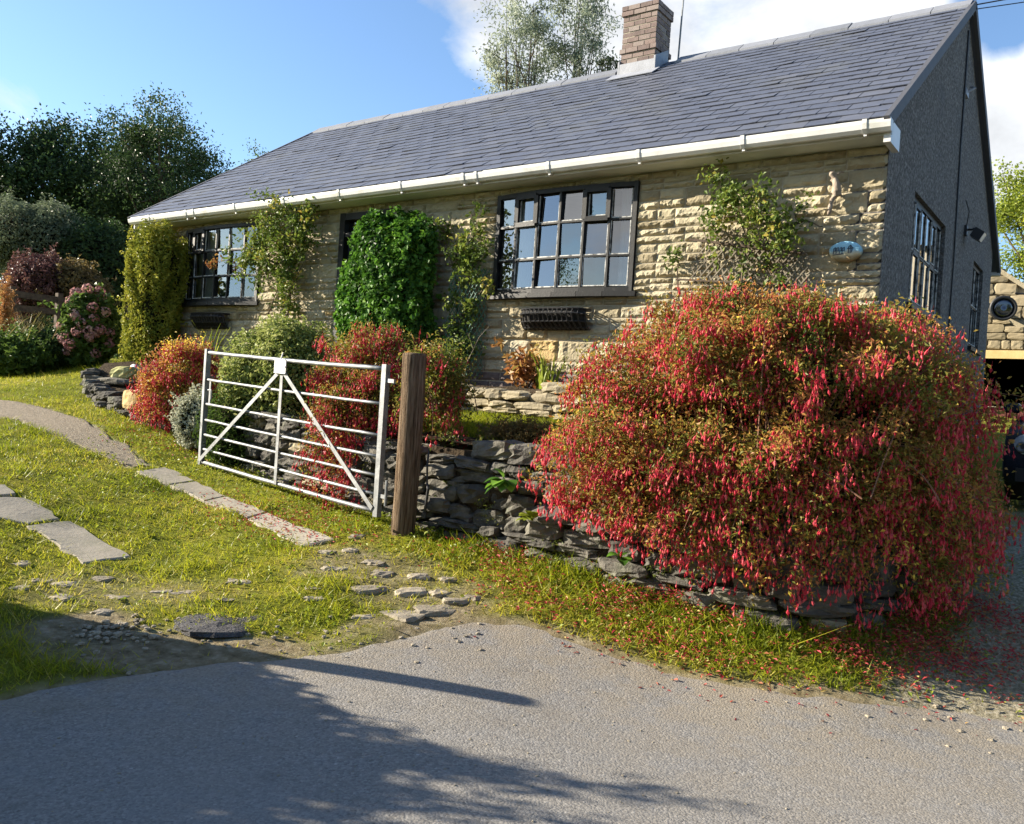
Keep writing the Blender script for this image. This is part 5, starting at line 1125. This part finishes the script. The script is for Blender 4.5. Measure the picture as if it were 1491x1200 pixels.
# clipped conifer, ivy
bush('golden_conifer', 'tall clipped golden green conifer at the left end of the house', (-11.98, 7.34, 2.82), (.42, .36, 1.0), 26000, .06, MT['gold'], cat='conifer', sq=3.6, inner=.80, lumps=.24, seed=13, core=.9, aspect=.4, var=(.5, .22))
bush('ivy_bush', 'dense bright green ivy bush beside the front door', (-7.28, 7.46, 2.74), (.66, .27, 1.02), 21000, .066, MT['ivy'], cat='ivy', sq=2.7, inner=.8, lumps=.22, seed=14, core=.86, aspect=.85, var=(.5, .24))
def hyd(t, p, d, r):
    k = np.where((d[:, 1] < .35) & (d[:, 2] > -.75))[0][:44]; m = MB()
    for i in k:
        c = p[i]+d[i]*.03; q = dirs(70, r); leaves(m, c+q*.085*r.uniform(.85, 1, (70, 1)), .045, r.normal(.5, .12)+r.normal(0, .12, 70), .9, q, 2.0, 0, .05, r=r)
    m.build('flower_heads', MT['hydr'], t, kind='stuff')
bush('hydrangea', 'hydrangea with faded pink mophead flowers left of the conifer', P(133, 480, 13.6), (.40, .42, .60), 3600, .10, MT['midgreen'], cat='hydrangea', seed=16, aspect=.65, extra=hyd, core=.85, shoots=12)
# climbing roses on the wall
def rose(label, base, stems, cl, nleaf, lsize, mat, seed, flowers=None, var=(.5, .22)):
    """stems: point lists on the wall (x, off, z); cl: clusters (x, off, z, radius, weight)"""
    r = np.random.default_rng(seed); t = thing('climbing_rose', base, label, 'rose'); s = MB(); W_ = lambda q: np.array((q[0], Y0-.05-q[1], q[2]))
    for st in stems:
        a = np.array([W_(q) for q in st]); k = np.linspace(0, len(a)-1, 4*len(a)); i = np.clip(k.astype(int), 0, len(a)-2); f = (k-i)[:, None]; f = f*f*(3-2*f)*.4+f*.6; pts = a[i]*(1-f)+a[i+1]*f+r.normal(0, .006, (len(k), 3)); s.tube(pts, np.linspace(.016, .004, len(pts)), 5)
    w = np.array([c[4] for c in cl], float); w /= w.sum(); k = r.choice(len(cl), nleaf, p=w); C = np.array([W_(c) for c in cl]); R = np.array([c[3] for c in cl])
    nsub = max(30, nleaf//26); sk = r.choice(len(cl), nsub, p=w); sp = C[sk]+r.normal(0, .5, (nsub, 3))*R[sk][:, None]*np.array((1, .55, 1)); sp[:, 1] = np.minimum(sp[:, 1], Y0-.06)
    for j in range(0, nsub, 2): e = sp[j]; o = C[sk[j]]; s.tube([o, (o+e)/2+r.normal(0, .02, 3), e], [.005, .004, .002], 4)
    g = r.integers(0, nsub, nleaf); p = sp[g]+r.normal(0, .05, (nleaf, 3)); p[:, 1] = np.minimum(p[:, 1], Y0-.05)
    v = r.normal(var[0], var[1], nsub)[g]+r.normal(0, .12, nleaf); m = MB(); leaves(m, p, lsize, v, .62, np.array((0, -.6, .5)), .8, .25, r=r); m.build('foliage', mat, t); s.build('stem', MT['stem'], t)
    if flowers:
        f = MB()
        for q in flowers: c = W_(q); d = dirs(26, r); leaves(f, c+d*.06, .05, r.uniform(.2, .9, 26), .5, d, .5, r=r)
        f.build('young_leaves', MT['redleaf'], t, kind='stuff')
    return t
rose('climbing rose with bare curved stems right of the far window', (-9.35, Y0-.1, 1.85),
     [[(-9.35, .02, 1.85), (-9.5, .10, 2.3), (-9.55, .1, 2.62), (-9.38, .1, 2.95), (-9.3, .1, 3.5)], [(-9.3, .02, 1.85), (-9.28, .05, 2.4), (-9.15, .06, 2.8), (-9.25, .08, 3.4)], [(-9.3, .02, 2.0), (-9.42, .08, 2.5), (-9.1, .1, 2.9), (-8.9, .1, 3.3)], [(-9.4, .1, 3.3), (-9.9, .15, 3.4), (-10.6, .2, 3.36)]],
     [(-9.7, .22, 3.62, .30, 2.2), (-9.25, .25, 3.5, .36, 3.2), (-8.95, .25, 3.6, .30, 2.6), (-9.45, .2, 3.2, .24, 1.2), (-9.05, .2, 3.1, .26, 1.8), (-9.75, .25, 3.35, .22, 1.2), (-10.35, .2, 3.37, .16, .35), (-9.1, .15, 2.72, .22, 1.0), (-9.3, .3, 3.92, .3, 1.2), (-8.75, .2, 3.9, .22, 1.0)], 4300, .055, MT['rose'], 21, [(-10.75, .22, 3.33), (-10.6, .2, 3.4), (-10.66, .24, 3.3)])
rose('slender climbing rose in green netting left of the middle window', (-6.2, Y0-.1, 1.85),
     [[(-6.2, .08, 1.85), (-6.15, .08, 2.5), (-6.1, .06, 3.2), (-6.12, .06, 3.85)], [(-6.2, .08, 2.2), (-6.3, .06, 2.9), (-6.55, .06, 3.5)], [(-6.15, .08, 2.3), (-6.0, .06, 2.8), (-5.8, .12, 2.95)]],
     [(-6.15, .10, 3.75, .18, 1.0), (-6.12, .12, 3.4, .2, 1.4), (-6.3, .10, 3.2, .2, 1.1), (-6.1, .10, 3.0, .2, 1.2), (-6.55, .06, 3.55, .14, .6), (-6.15, .12, 2.6, .22, 1.6), (-6.2, .12, 2.2, .22, 1.6), (-5.85, .15, 2.9, .14, .6), (-5.9, .12, 3.25, .10, .4)], 1900, .055, MT['rose'], 22, None, (.42, .2))
rose('leafy climbing rose over the wooden trellis right of the middle window', (-2.9, Y0-.1, 1.85),
     [[(-3.0, .1, 1.85), (-2.95, .1, 2.6), (-2.9, .12, 3.2), (-3.05, .14, 3.6)], [(-2.8, .1, 1.85), (-2.7, .1, 2.7), (-2.55, .12, 3.2)], [(-3.3, .1, 1.9), (-3.55, .1, 2.7), (-3.6, .05, 3.1)], [(-2.9, .1, 3.2), (-2.4, .14, 3.36), (-2.25, .1, 3.3)]],
     [(-3.05, .22, 3.58, .26, 2.0), (-2.85, .25, 3.42, .3, 2.6), (-2.62, .25, 3.36, .24, 1.9), (-2.5, .2, 3.2, .2, 1.1), (-3.2, .2, 3.36, .22, 1.2), (-2.9, .15, 3.1, .26, .9), (-2.68, .15, 2.95, .22, .6), (-3.3, .1, 2.6, .2, .5), (-3.62, .06, 3.15, .08, .12), (-2.45, .18, 3.35, .16, .6), (-3.25, .18, 3.75, .14, .5)], 1900, .05, MT['rose'], 23, None, (.45, .2))
# bed plants
def blades(name, label, base, n, h, w, mat, seed, spread=.1, lean=.35, cat='plant', var=(.5, .2)):
    r = np.random.default_rng(seed); m = MB(); base = np.asarray(base, float)
    for i in range(n):
        a = r.uniform(0, 6.28); d = np.array((math.cos(a), math.sin(a), 0)); b = base+r.normal(0, spread, 3)*(1, 1, 0); H = h*r.uniform(.6, 1.1); le = lean*r.uniform(.3, 1.4); s = np.array((-d[1], d[0], 0)); t = np.linspace(0, 1, 7)
        c = b+d*(le*H*t**2)[:, None]+np.array((0, 0, 1))*(H*(t-.25*le*t**3))[:, None]; ww = w*(1-t**2.2)[:, None]*.5+.0008
        m.grid(np.stack([c-s*ww, c+s*ww+d*.004], 1), np.clip(r.normal(*var), 0, 1))
    return m.build(name, mat, label=label, cat=cat, origin=base)
def wp(px, py, y):
    v = _d+_r*(px-745.5)/FPX-_u*(py-600)/FPX; return CAM+v*(y-CAM[1])/v[1]
b = wp(795, 575, 7.2); blades('iris_plant', 'sword shaped green leaves growing at the foot of the house wall', (b[0], 7.2, 1.76), 22, .42, .028, MT['lime'], 31, .08, .4)
b = wp(765, 560, 7.3); bush('peony_plant', 'russet and green autumn leaved plant under the middle window', (b[0], 7.3, 1.98), (.24, .2, .2), 240, .11, MT['redleaf'], seed=32, cat='plant', core=0, aspect=.42, inner=.2, lumps=.3, shoots=6)
b = wp(302, 520, 7.3); blades('grass_tuft', 'tall thin grassy leaves under the far window', (b[0], 7.35, 1.88), 16, .62, .016, MT['lime'], 33, .10, .3)
def stake():
    b = wp(672, 560, 7.2); m = MB(); m.tube([(b[0], 7.2, 1.75), (b[0]+.05, 7.22, 2.05), (b[0]+.16, 7.25, 2.3), (b[0]+.24, 7.3, 2.42)], [.008, .006, .004, .002], 5); m.tube([(b[0]+.1, 7.23, 2.18), (b[0]+.08, 7.15, 2.34)], [.004, .002], 5); m.build('dry_stem', MT['lath'], label='single bare dry stem leaning at the house wall base', cat='stem', origin=(b[0], 7.2, 1.75))
    b = P(655, 520, 7.3); m = MB(); m.tube([b-(0, 0, .7), b, b+(.01, 0, .1)], .007, 5); m.build('garden_cane', MT['lath'], label='thin garden cane standing in the small fuchsia by the post', cat='cane', origin=b-(0, 0, .7))
stake()
def wallplant(px, py, s, label, n, sz, seed, mat='ivy'):
    r = np.random.default_rng(seed); c = P(px, py, s); m = MB()
    for i in range(n):
        d = unit((r.normal(0, .8), -abs(r.normal(.7, .3)), r.normal(.15, .5))); e = c+d*sz*.9; sd = unit(np.cross(d, (0, 0, 1))); nm = np.cross(sd, d); G = []
        for t in np.linspace(0, 1, 7):
            w = sz*.42*math.sin(math.pi*min(1, t*.92+.08))**.8+.001; q = c+d*sz*(.25+t)+np.array((0, 0, -.35*sz*t*t)); G.append([q-sd*w+nm*w*.3, q, q+sd*w+nm*w*.3])
        m.grid(np.array(G), np.clip(r.normal(.6, .2), 0, 1)); m.tube([c, c+d*sz*.3], .004, 4)
    m.build('wall_plant', MT[mat], label=label, cat='plant', origin=c, smooth=True)
wallplant(736, 700, 6.37, 'broad leaved green plant growing out of the stone wall face', 11, .13, 41); wallplant(776, 758, 6.2, 'lower pale green broad leaved plant at the wall foot', 9, .11, 42, 'lime'); wallplant(855, 748, 5.93, 'small lime green plant in the wall beside the big fuchsia', 6, .075, 43, 'lime'); wallplant(905, 812, 5.66, 'small green plant at the wall base under the fuchsia', 5, .09, 44)
# left border
bush('leafy_clump', 'low dark green leafy clump at the left edge of the lawn', P(22, 520, 13.4), (.62, .5, .36), 5200, .09, MT['midgreen'], cat='plant', seed=51, aspect=.4)
bush('leafy_clump', 'spreading dark green clump between the grasses and the hydrangea', P(84, 512, 13.8), (.52, .42, .34), 4200, .085, MT['dkgreen'], cat='plant', seed=52, aspect=.4)
b = P(30, 515, 13.9); blades('ornamental_grass', 'straw coloured ornamental grass at the left edge by the fence', b-(0, 0, .25), 260, .95, .012, leafmat('straw_blade', [(0, (.14, .14, .04)), (.5, (.28, .24, .09)), (1, (.40, .32, .14))], .3), 53, .30, .55)
b = P(8, 470, 13.8); bush('plume_grass', 'upright rusty orange flower plume at the left picture edge', b+(0, 0, .1), (.10, .10, .66), 1500, .06, gmat('plume', (.22, .09, .03), (.32, .15, .05), (.40, .22, .08), (.45, .30, .13), .3), cat='grass', seed=54, core=0, aspect=.2, inner=.1, stems=2)
G4 = 'shrubs behind the fence'
bush('purple_shrub', 'purple leaved shrub behind the fence at left', P(58, 415, 16.2), (.72, .6, .62), 7000, .07, MT['purple'], seed=55, group=G4, lumps=.25)
bush('bronze_shrub', 'bronze green shrub between the purple shrub and the hydrangea', P(112, 430, 16.4), (.62, .6, .62), 6000, .075, MT['bronze'], seed=56, group=G4, lumps=.25)
bush('bronze_shrub', 'olive shrub low behind the fence rails', P(60, 462, 16.6), (1.3, .5, .5), 6500, .07, MT['grey'], seed=57, group=G4, lumps=.25)
bush('grey_shrub', 'large grey green shrub below the dark trees at left', P(45, 352, 18.5), (1.35, 1.0, .85), 15000, .085, MT['grey'], seed=58, group=G4, lumps=.28, aspect=.35)
bush('green_shrub', 'dark green shrub at the foot of the trees left of the conifer', P(135, 395, 18.5), (1.0, .8, 1.1), 10000, .09, MT['dkgreen'], seed=59, group=G4, lumps=.28)
# trees
def T(px, py, s, h0=None):
    c = P(px, py, s); return np.array((c[0], c[1], float(gz(c[0], c[1])) if h0 is None else h0)), c
b, c = T(238, 265, 23); tree('broadleaf_tree', 'round topped dark tree left of the house roof', b, c, (1.75, 1.7, 2.05), 26000, .085, MT['dkgreen'], 150, .42, seed=61, var=(.5, .25), lo=-1, shell=.3)
b, c = T(55, 275, 24); tree('broadleaf_tree', 'dark spreading tree at the left picture edge', b, c, (2.1, 1.9, 1.9), 24000, .12, MT['dkgreen'], 120, .5, seed=62, var=(.45, .25), lo=-1, shell=.3)
b, c = T(-120, 230, 25); tree('broadleaf_tree', 'tall dark tree partly outside the left picture edge', b, c, (2.3, 2.0, 2.8), 20000, .12, MT['dkgreen'], 110, .55, seed=63, lo=-1, shell=.3)
b, c = T(150, 300, 27); tree('broadleaf_tree', 'dark tree filling the gap between the two large left trees', b, c, (2.3, 1.8, 2.3), 20000, .12, MT['dkgreen'], 100, .55, seed=64, lo=-1, shell=.2)
b, c = T(250, 330, 26); tree('broadleaf_tree', 'low dark tree directly behind the clipped conifer', b, c, (2.3, 1.6, 1.9), 18000, .12, MT['dkgreen'], 100, .55, seed=65, lo=-1, shell=.2)
b, c = T(60, 360, 27); tree('broadleaf_tree', 'dark low tree behind the grey green shrub', b, c, (3.2, 1.6, 1.7), 18000, .13, MT['dkgreen'], 100, .6, seed=66, lo=-1, shell=.2)
b, c = T(388, 250, 34); tree('broadleaf_tree', 'small tree top just showing over the left roof slope', b, c, (.85, .8, 1.0), 2600, .10, MT['midgreen'], 30, .30, seed=67, lo=-1)
b, c = T(770, 70, 27); tree('silver_tree', 'tall airy silver green tree behind the ridge left of the chimney', b, c+(-.45, 0, 0), (1.15, 1.0, 2.0), 6800, .12, MT['silvertree'], 70, .34, seed=68, lo=-1, leaders=2, limbs=26, aspect=.34, droop=.9, var=(.5, .25), trunk_r=.08)
b, c = T(842, 55, 27.5); tree('silver_tree', 'second airy silver green tree close to the brick chimney', b, c, (.95, .9, 2.5), 6800, .12, MT['silvertree'], 70, .34, seed=69, lo=-1, leaders=1, limbs=22, aspect=.34, droop=.9, var=(.5, .25), trunk_r=.075)
b, c = T(884, 108, 28); tree('silver_tree', 'short leafy top showing over the ridge beside the chimney', b, c, (.45, .4, .5), 1100, .10, MT['grey'], 16, .25, seed=70, lo=-1, limbs=10)
b, c = T(1520, 325, 30); tree('sunlit_tree', 'bright yellow green tree behind the stone garage', b, c, (1.7, 1.5, 2.6), 13000, .13, MT['lime'], 90, .5, seed=71, lo=-1, shell=.3, limbs=24)
# beyond the left picture edge: the hedge and the tree whose shadows lie on the road
e1 = -SDIR/np.linalg.norm(SDIR); e2 = np.array((-e1[1], e1[0], 0))
def E(a, b_): return e1*a+e2*b_
def hedge():
    r = np.random.default_rng(81); o = E(-5.6, 1.0); o[2] = float(gz(*o[:2])); t = thing('laurel_hedge', o, 'rounded green laurel hedge along the road opposite the house', 'hedge'); m = MB(); k = MB()
    for i, (a, b_, h, w) in enumerate(((-5.5, 3.32, 1.50, .52), (-5.8, 2.6, 1.42, .58), (-5.9, 1.8, 1.55, .65), (-5.9, 1.0, 1.7, .7), (-5.6, 0.1, 1.8, .75), (-5.7, -.9, 1.9, .8), (-5.8, -1.9, 1.9, .8), (-5.9, -2.9, 1.9, .8), (-4.7, 3.60, 1.05, .5), (-4.95, 3.95, .9, .42), (-6.6, 3.95, 1.1, .5), (-7.3, 3.6, 1.5, .7))):
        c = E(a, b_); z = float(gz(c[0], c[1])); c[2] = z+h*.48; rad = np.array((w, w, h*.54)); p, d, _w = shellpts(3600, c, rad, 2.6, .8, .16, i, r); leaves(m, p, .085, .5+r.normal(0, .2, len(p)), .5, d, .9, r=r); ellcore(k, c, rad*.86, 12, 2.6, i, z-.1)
    sh = MB()
    for i in range(26):
        c = E(r.uniform(-5.6, -5.1), r.uniform(2.2, 3.55)); z = float(gz(c[0], c[1]))+r.uniform(1.15, 1.4); H = r.uniform(.2, .55); a = np.array((c[0], c[1], z)); d = unit((r.normal(0, .25), r.normal(0, .25), 1)); pts = [a, a+d*H*.5, a+d*H+(r.normal(0, .06), r.normal(0, .06), 0)]
        sh.tube(pts, [.008, .006, .002], 4); q = r.uniform(.15, 1, 26); leaves(m, a+d*(q*H)[:, None]+r.normal(0, .055, (26, 3)), .085, r.normal(.5, .2, 26), .5, r=r)
    m.build('foliage', MT['midgreen'], t); k.build('shade_core', MT['core'], t); sh.build('stem', MT['stem'], t)  # dark solid cores keep light from leaking through the hedge
hedge()
bb = E(-12.6, 2.1); b = np.array((bb[0], bb[1], float(gz(bb[0], bb[1])))); tree('birch_tree', 'slender birch tree beyond the hedge across the road', b, b+(0, 0, 3.0), (.9, .9, 1.5), 5200, .075, MT['midgreen'], 46, .30, seed=82, lo=-1, limbs=30, group='trees across the road')
bb = E(-14.5, -.4); b = np.array((bb[0], bb[1], float(gz(bb[0], bb[1])))); tree('birch_tree', 'taller birch tree standing behind the hedge', b, b+(0, 0, 4.6), (1.7, 1.7, 2.6), 12000, .085, MT['midgreen'], 80, .4, seed=83, lo=-1, limbs=30, group='trees across the road')
for i_, (x_, y_, h_, w_) in enumerate(((-49, -14, 4.3, 3.6), (-46, -20, 4.0, 3.6), (-52, -8, 4.4, 3.8), (-38, -27, 3.4, 3.4), (-31, -31, 3.0, 3.0), (-55, 0, 4.4, 3.8))):
    b = np.array((x_, y_, float(gz(x_, y_)))); tree('field_tree', ['far dark tree in the row beyond the lane, broad crown', 'far dark tree in the row beyond the lane, middle of the row', 'far dark tree in the row beyond the lane, tallest crown', 'far low tree at the lane bend', 'far lowest tree nearest the lane bend', 'far tree at the north end of the row'][i_], b, b+(0, 0, h_), (w_, w_, h_*.85), 3600, .42, MT['dkgreen'], 40, 1.0, seed=120+i_, lo=-1, shell=.3, group='far trees beyond the lane')
for i_, (x_, y_, h_, w_) in enumerate(((4.2, -7.5, 4.6, 3.2), (-1.0, -10.5, 4.4, 3.0), (9.0, -4.0, 4.6, 3.2), (13, 2.5, 4.6, 3.2))):  # added unseen trees that cut the sky fill on road and house
    b = np.array((x_, y_, float(gz(x_, y_)))); tree('broadleaf_tree', ['tall unseen tree added behind the viewer to block skylight', 'unseen tree added left behind the viewer to block skylight', 'unseen tree added right of the viewer to block skylight', 'unseen tree added right of the house to block skylight'][i_], b, b+(0, 0, h_), (w_, w_, h_*.8), 7000, .26, MT['dkgreen'], 60, .8, seed=90+i_, lo=-1, shell=.3, group='trees across the road')
def moss():
    r = np.random.default_rng(97); m = MB(); s_, at = linepts(WALLLINE); L_ = s_[-1]
    for i in range(150):
        t = r.uniform(0, L_); p = at(t); q = at(min(t+.02, L_))-at(max(t-.02, 0)); q = q/np.linalg.norm(q); n = np.array([q[1], -q[0]]); zb, zt = float(gz(*p)), float(tz(*p)); top = r.random() < .4
        c = np.array((p[0]+n[0]*(.10 if not top else r.uniform(-.1, .1)), p[1]+n[1]*(.10 if not top else r.uniform(-.1, .1)), zt+.03 if top else r.uniform(zb, zt))); k = r.integers(14, 40)
        leaves(m, c+r.normal(0, .035, (k, 3))*np.array((1.4, .5, .6)), r.uniform(.018, .04), np.clip(r.normal(.4, .15)+r.normal(0, .15, k), 0, 1), .35, np.array((n[0], n[1], .6)), .8, .2, r=r)
    m.build('wall_moss', MT['bronze2'], kind='stuff', label='moss and small weeds growing in the joints of the dark wall', cat='moss')
moss()
# ------------------------------------------------------------------ grass, petals
def grass():
    r = np.random.default_rng(91); m = MB()
    def scatter(n, x0, x1, y0, y1):
        x = r.uniform(x0, x1, n); y = r.uniform(y0, y1, n); return x, y
    n = 620000; x, y = scatter(n, -14.5, 2.2, 1.0, 9.5)
    s = x*_d[0]+y*_d[1]; l = x*_r0[0]+y*_r0[1]; ok = (s > 2) & (np.abs(l/s) < .82) & (r.random(n) < np.clip(7.5/s, .0, 1)**1.0); x, y = x[ok], y[ok]
    ap, road_, pa, drv = masks(x, y); pat = vnoise(x, y, 1.6, 71)*.5+vnoise(x, y, 5, 72)*.5
    dens = np.clip(1-ap*1.02+.10*(pat > .58), 0, 1)*(1-np.clip(pa*1.1, 0, 1))*(1-np.clip(drv*.96, 0, 1))
    dens *= np.where(dpoly(x, y, ROAD) < .0, 0, 1)
    for w in SLW.values(): dens *= np.where(dpoly(x, y, w) < -.012, 0, 1)
    dens *= ~inpoly(x, y, TERR)
    dens *= ~((y > 7.4) & (x > -12.9))
    dw = dpoly(x, y, TERR); verge = np.exp(-np.clip(dw, 0, 9)/.55)*(x > -4.4)
    ok = r.random(len(x)) < dens*(.55+.45*verge+.25*pat); x, y, pat, verge, ap = x[ok], y[ok], pat[ok], verge[ok], ap[ok]
    k = len(x); tuft = np.clip(vnoise(x, y, 3.3, 77)-.62, 0, 1)*2.4; h = r.gamma(4, 1/4, k)*(.017+.016*pat+.045*verge*(pat+.2)+.045*tuft)*(1-.4*ap); v = np.clip(.15+.62*vnoise(x, y, 1.1, 73)+r.normal(0, .17, k)+.35*ap-.15*verge-.3*tuft+.5*(r.random(k) < .06), 0, 1); w = r.uniform(.002, .0055, k)*(1+.6*verge)
    z = gz(x, y)+vnoise(x, y, 3.1, 11)*.025+vnoise(x, y, 9, 12)*.018-.024
    # terrace turf
    n2 = 26000; x2, y2 = scatter(n2, -5.8, -3.2, 5.62, 6.8); z2 = tz(x2, y2); x = np.concatenate([x, x2]); y = np.concatenate([y, y2]); z = np.concatenate([z, z2]); h = np.concatenate([h, r.gamma(6, 1/6, n2)*.042]); v = np.concatenate([v, np.clip(r.normal(.35, .18, n2), 0, 1)]); w = np.concatenate([w, r.uniform(.003, .006, n2)])
    k = len(x); a = r.uniform(0, 6.283, k); le = r.normal(0, .75, (k, 2)); b = np.stack([x, y, z], 1); sd = np.stack([np.cos(a), np.sin(a), 0*a], 1)*w[:, None]; tip = b+np.stack([le[:, 0]*h, le[:, 1]*h, h], 1)
    V = np.stack([b-sd, b+sd, tip], 1).reshape(-1, 3); m.add(V, np.arange(k*3).reshape(-1, 3), np.repeat(v, 3)); m.build('grass', MT['grass'], kind='stuff', label='short sunlit yellow green grass of the drive and verge', cat='grass')
    # loose grit, twigs and leaf scraps on the road
    gr = MB(); gx = r.uniform(-5, 3, 600); gy = r.uniform(1.0, 5.0, 600); ok = dpoly(gx, gy, ROAD) < -.02; gx, gy = gx[ok], gy[ok]; gzz = gz(gx, gy)
    for i in range(len(gx)): hh = r.uniform(.0015, .005); rock(gr, (gx[i], gy[i], gzz[i]+.004+hh*.4), (hh*1.5, hh, hh*.7), r.uniform(0, 3), 0, .3, r.random(), 2.5)
    gr.build('road_grit', MT['sett'], kind='stuff', label='small pale grit lying loose on the road', cat='grit')
    # broad leaved weeds among the verge grass
    q = MB(); n = 26000; x, y = scatter(n, -9, .2, 2.6, 5.9); ap, road_, pa, drv = masks(x, y); dw = dpoly(x, y, TERR); dens = np.exp(-np.clip(dw, 0, 9)/.7)*np.clip(vnoise(x, y, 2.2, 74)*2-.4, 0, 1)*(dw > 0)*(dpoly(x, y, ROAD) > 0)*(1-ap)*(1-pa)+.10*(1-ap)*(dpoly(x, y, ROAD) > 0)*(dw > 0)
    for w_ in SLW.values(): dens = dens*(dpoly(x, y, w_) > .01)
    ok = r.random(n) < dens; x, y = x[ok], y[ok]; p = np.stack([x, y, gz(x, y)+r.uniform(.005, .06, len(x))], 1); leaves(q, p, .032, r.normal(.45, .2, len(x)), .6, np.array((0, 0, 1)), 1.2, r=r); q.build('weeds', MT['lime'], kind='stuff', label='small leafy weeds among the grass below the wall', cat='weeds')
grass()
def petals():
    r = np.random.default_rng(92); m = MB(); pts = []
    def area(n, fx, fy):
        for _ in range(n):
            c = GP(fx(), fy()); pts.append(c)
    area(1500, lambda: r.uniform(830, 1460), lambda: 0) if 0 else None
    x = r.uniform(-4.3, .5, 70000); y = r.uniform(3.5, 6.4, 70000); dw = dpoly(x, y, TERR); dr = dpoly(x, y, ROAD)
    bx = (x+1.3)*.813+(y-5.2)*.582; dens = (dw > .02)*np.exp(-((np.clip(dw-.25, 0, 9))/.5)**2)*(vnoise(x, y, 3, 76)**1.6)*np.exp(-np.clip(-bx-1.75, 0, 9)/.25)*(.5+.5*np.clip((bx+1.4)/1.6, 0, 1.6))*np.where(dr < -.03, .12, 1)
    ok = r.random(len(x)) < dens*2.2; p1 = np.stack([x[ok], y[ok], gz(x[ok], y[ok])+r.uniform(.012, .07, ok.sum())*(dr[ok] > 0)+.006], 1)
    x = r.normal(-5.6, .55, 900); y = r.normal(4.72, .22, 900); p2 = np.stack([x, y, gz(x, y)+r.uniform(.006, .025, 900)], 1)[(y < 5.2)]
    c = P(262, 640, 9.9); x = r.normal(c[0], .5, 420); y = r.normal(c[1]-.1, .3, 420); p3 = np.stack([x, y, gz(x, y)+.015], 1)
    p = np.concatenate([p1, p2, p3]); leaves(m, p, .030, np.clip(r.normal(.55, .28, len(p)), 0, 1), .4, np.array((0, 0, 1)), 1.6, r=r); m.build('fallen_petals', MT['petal'], kind='stuff', label='red fuchsia petals scattered on the grass below the bush', cat='petals')
petals()
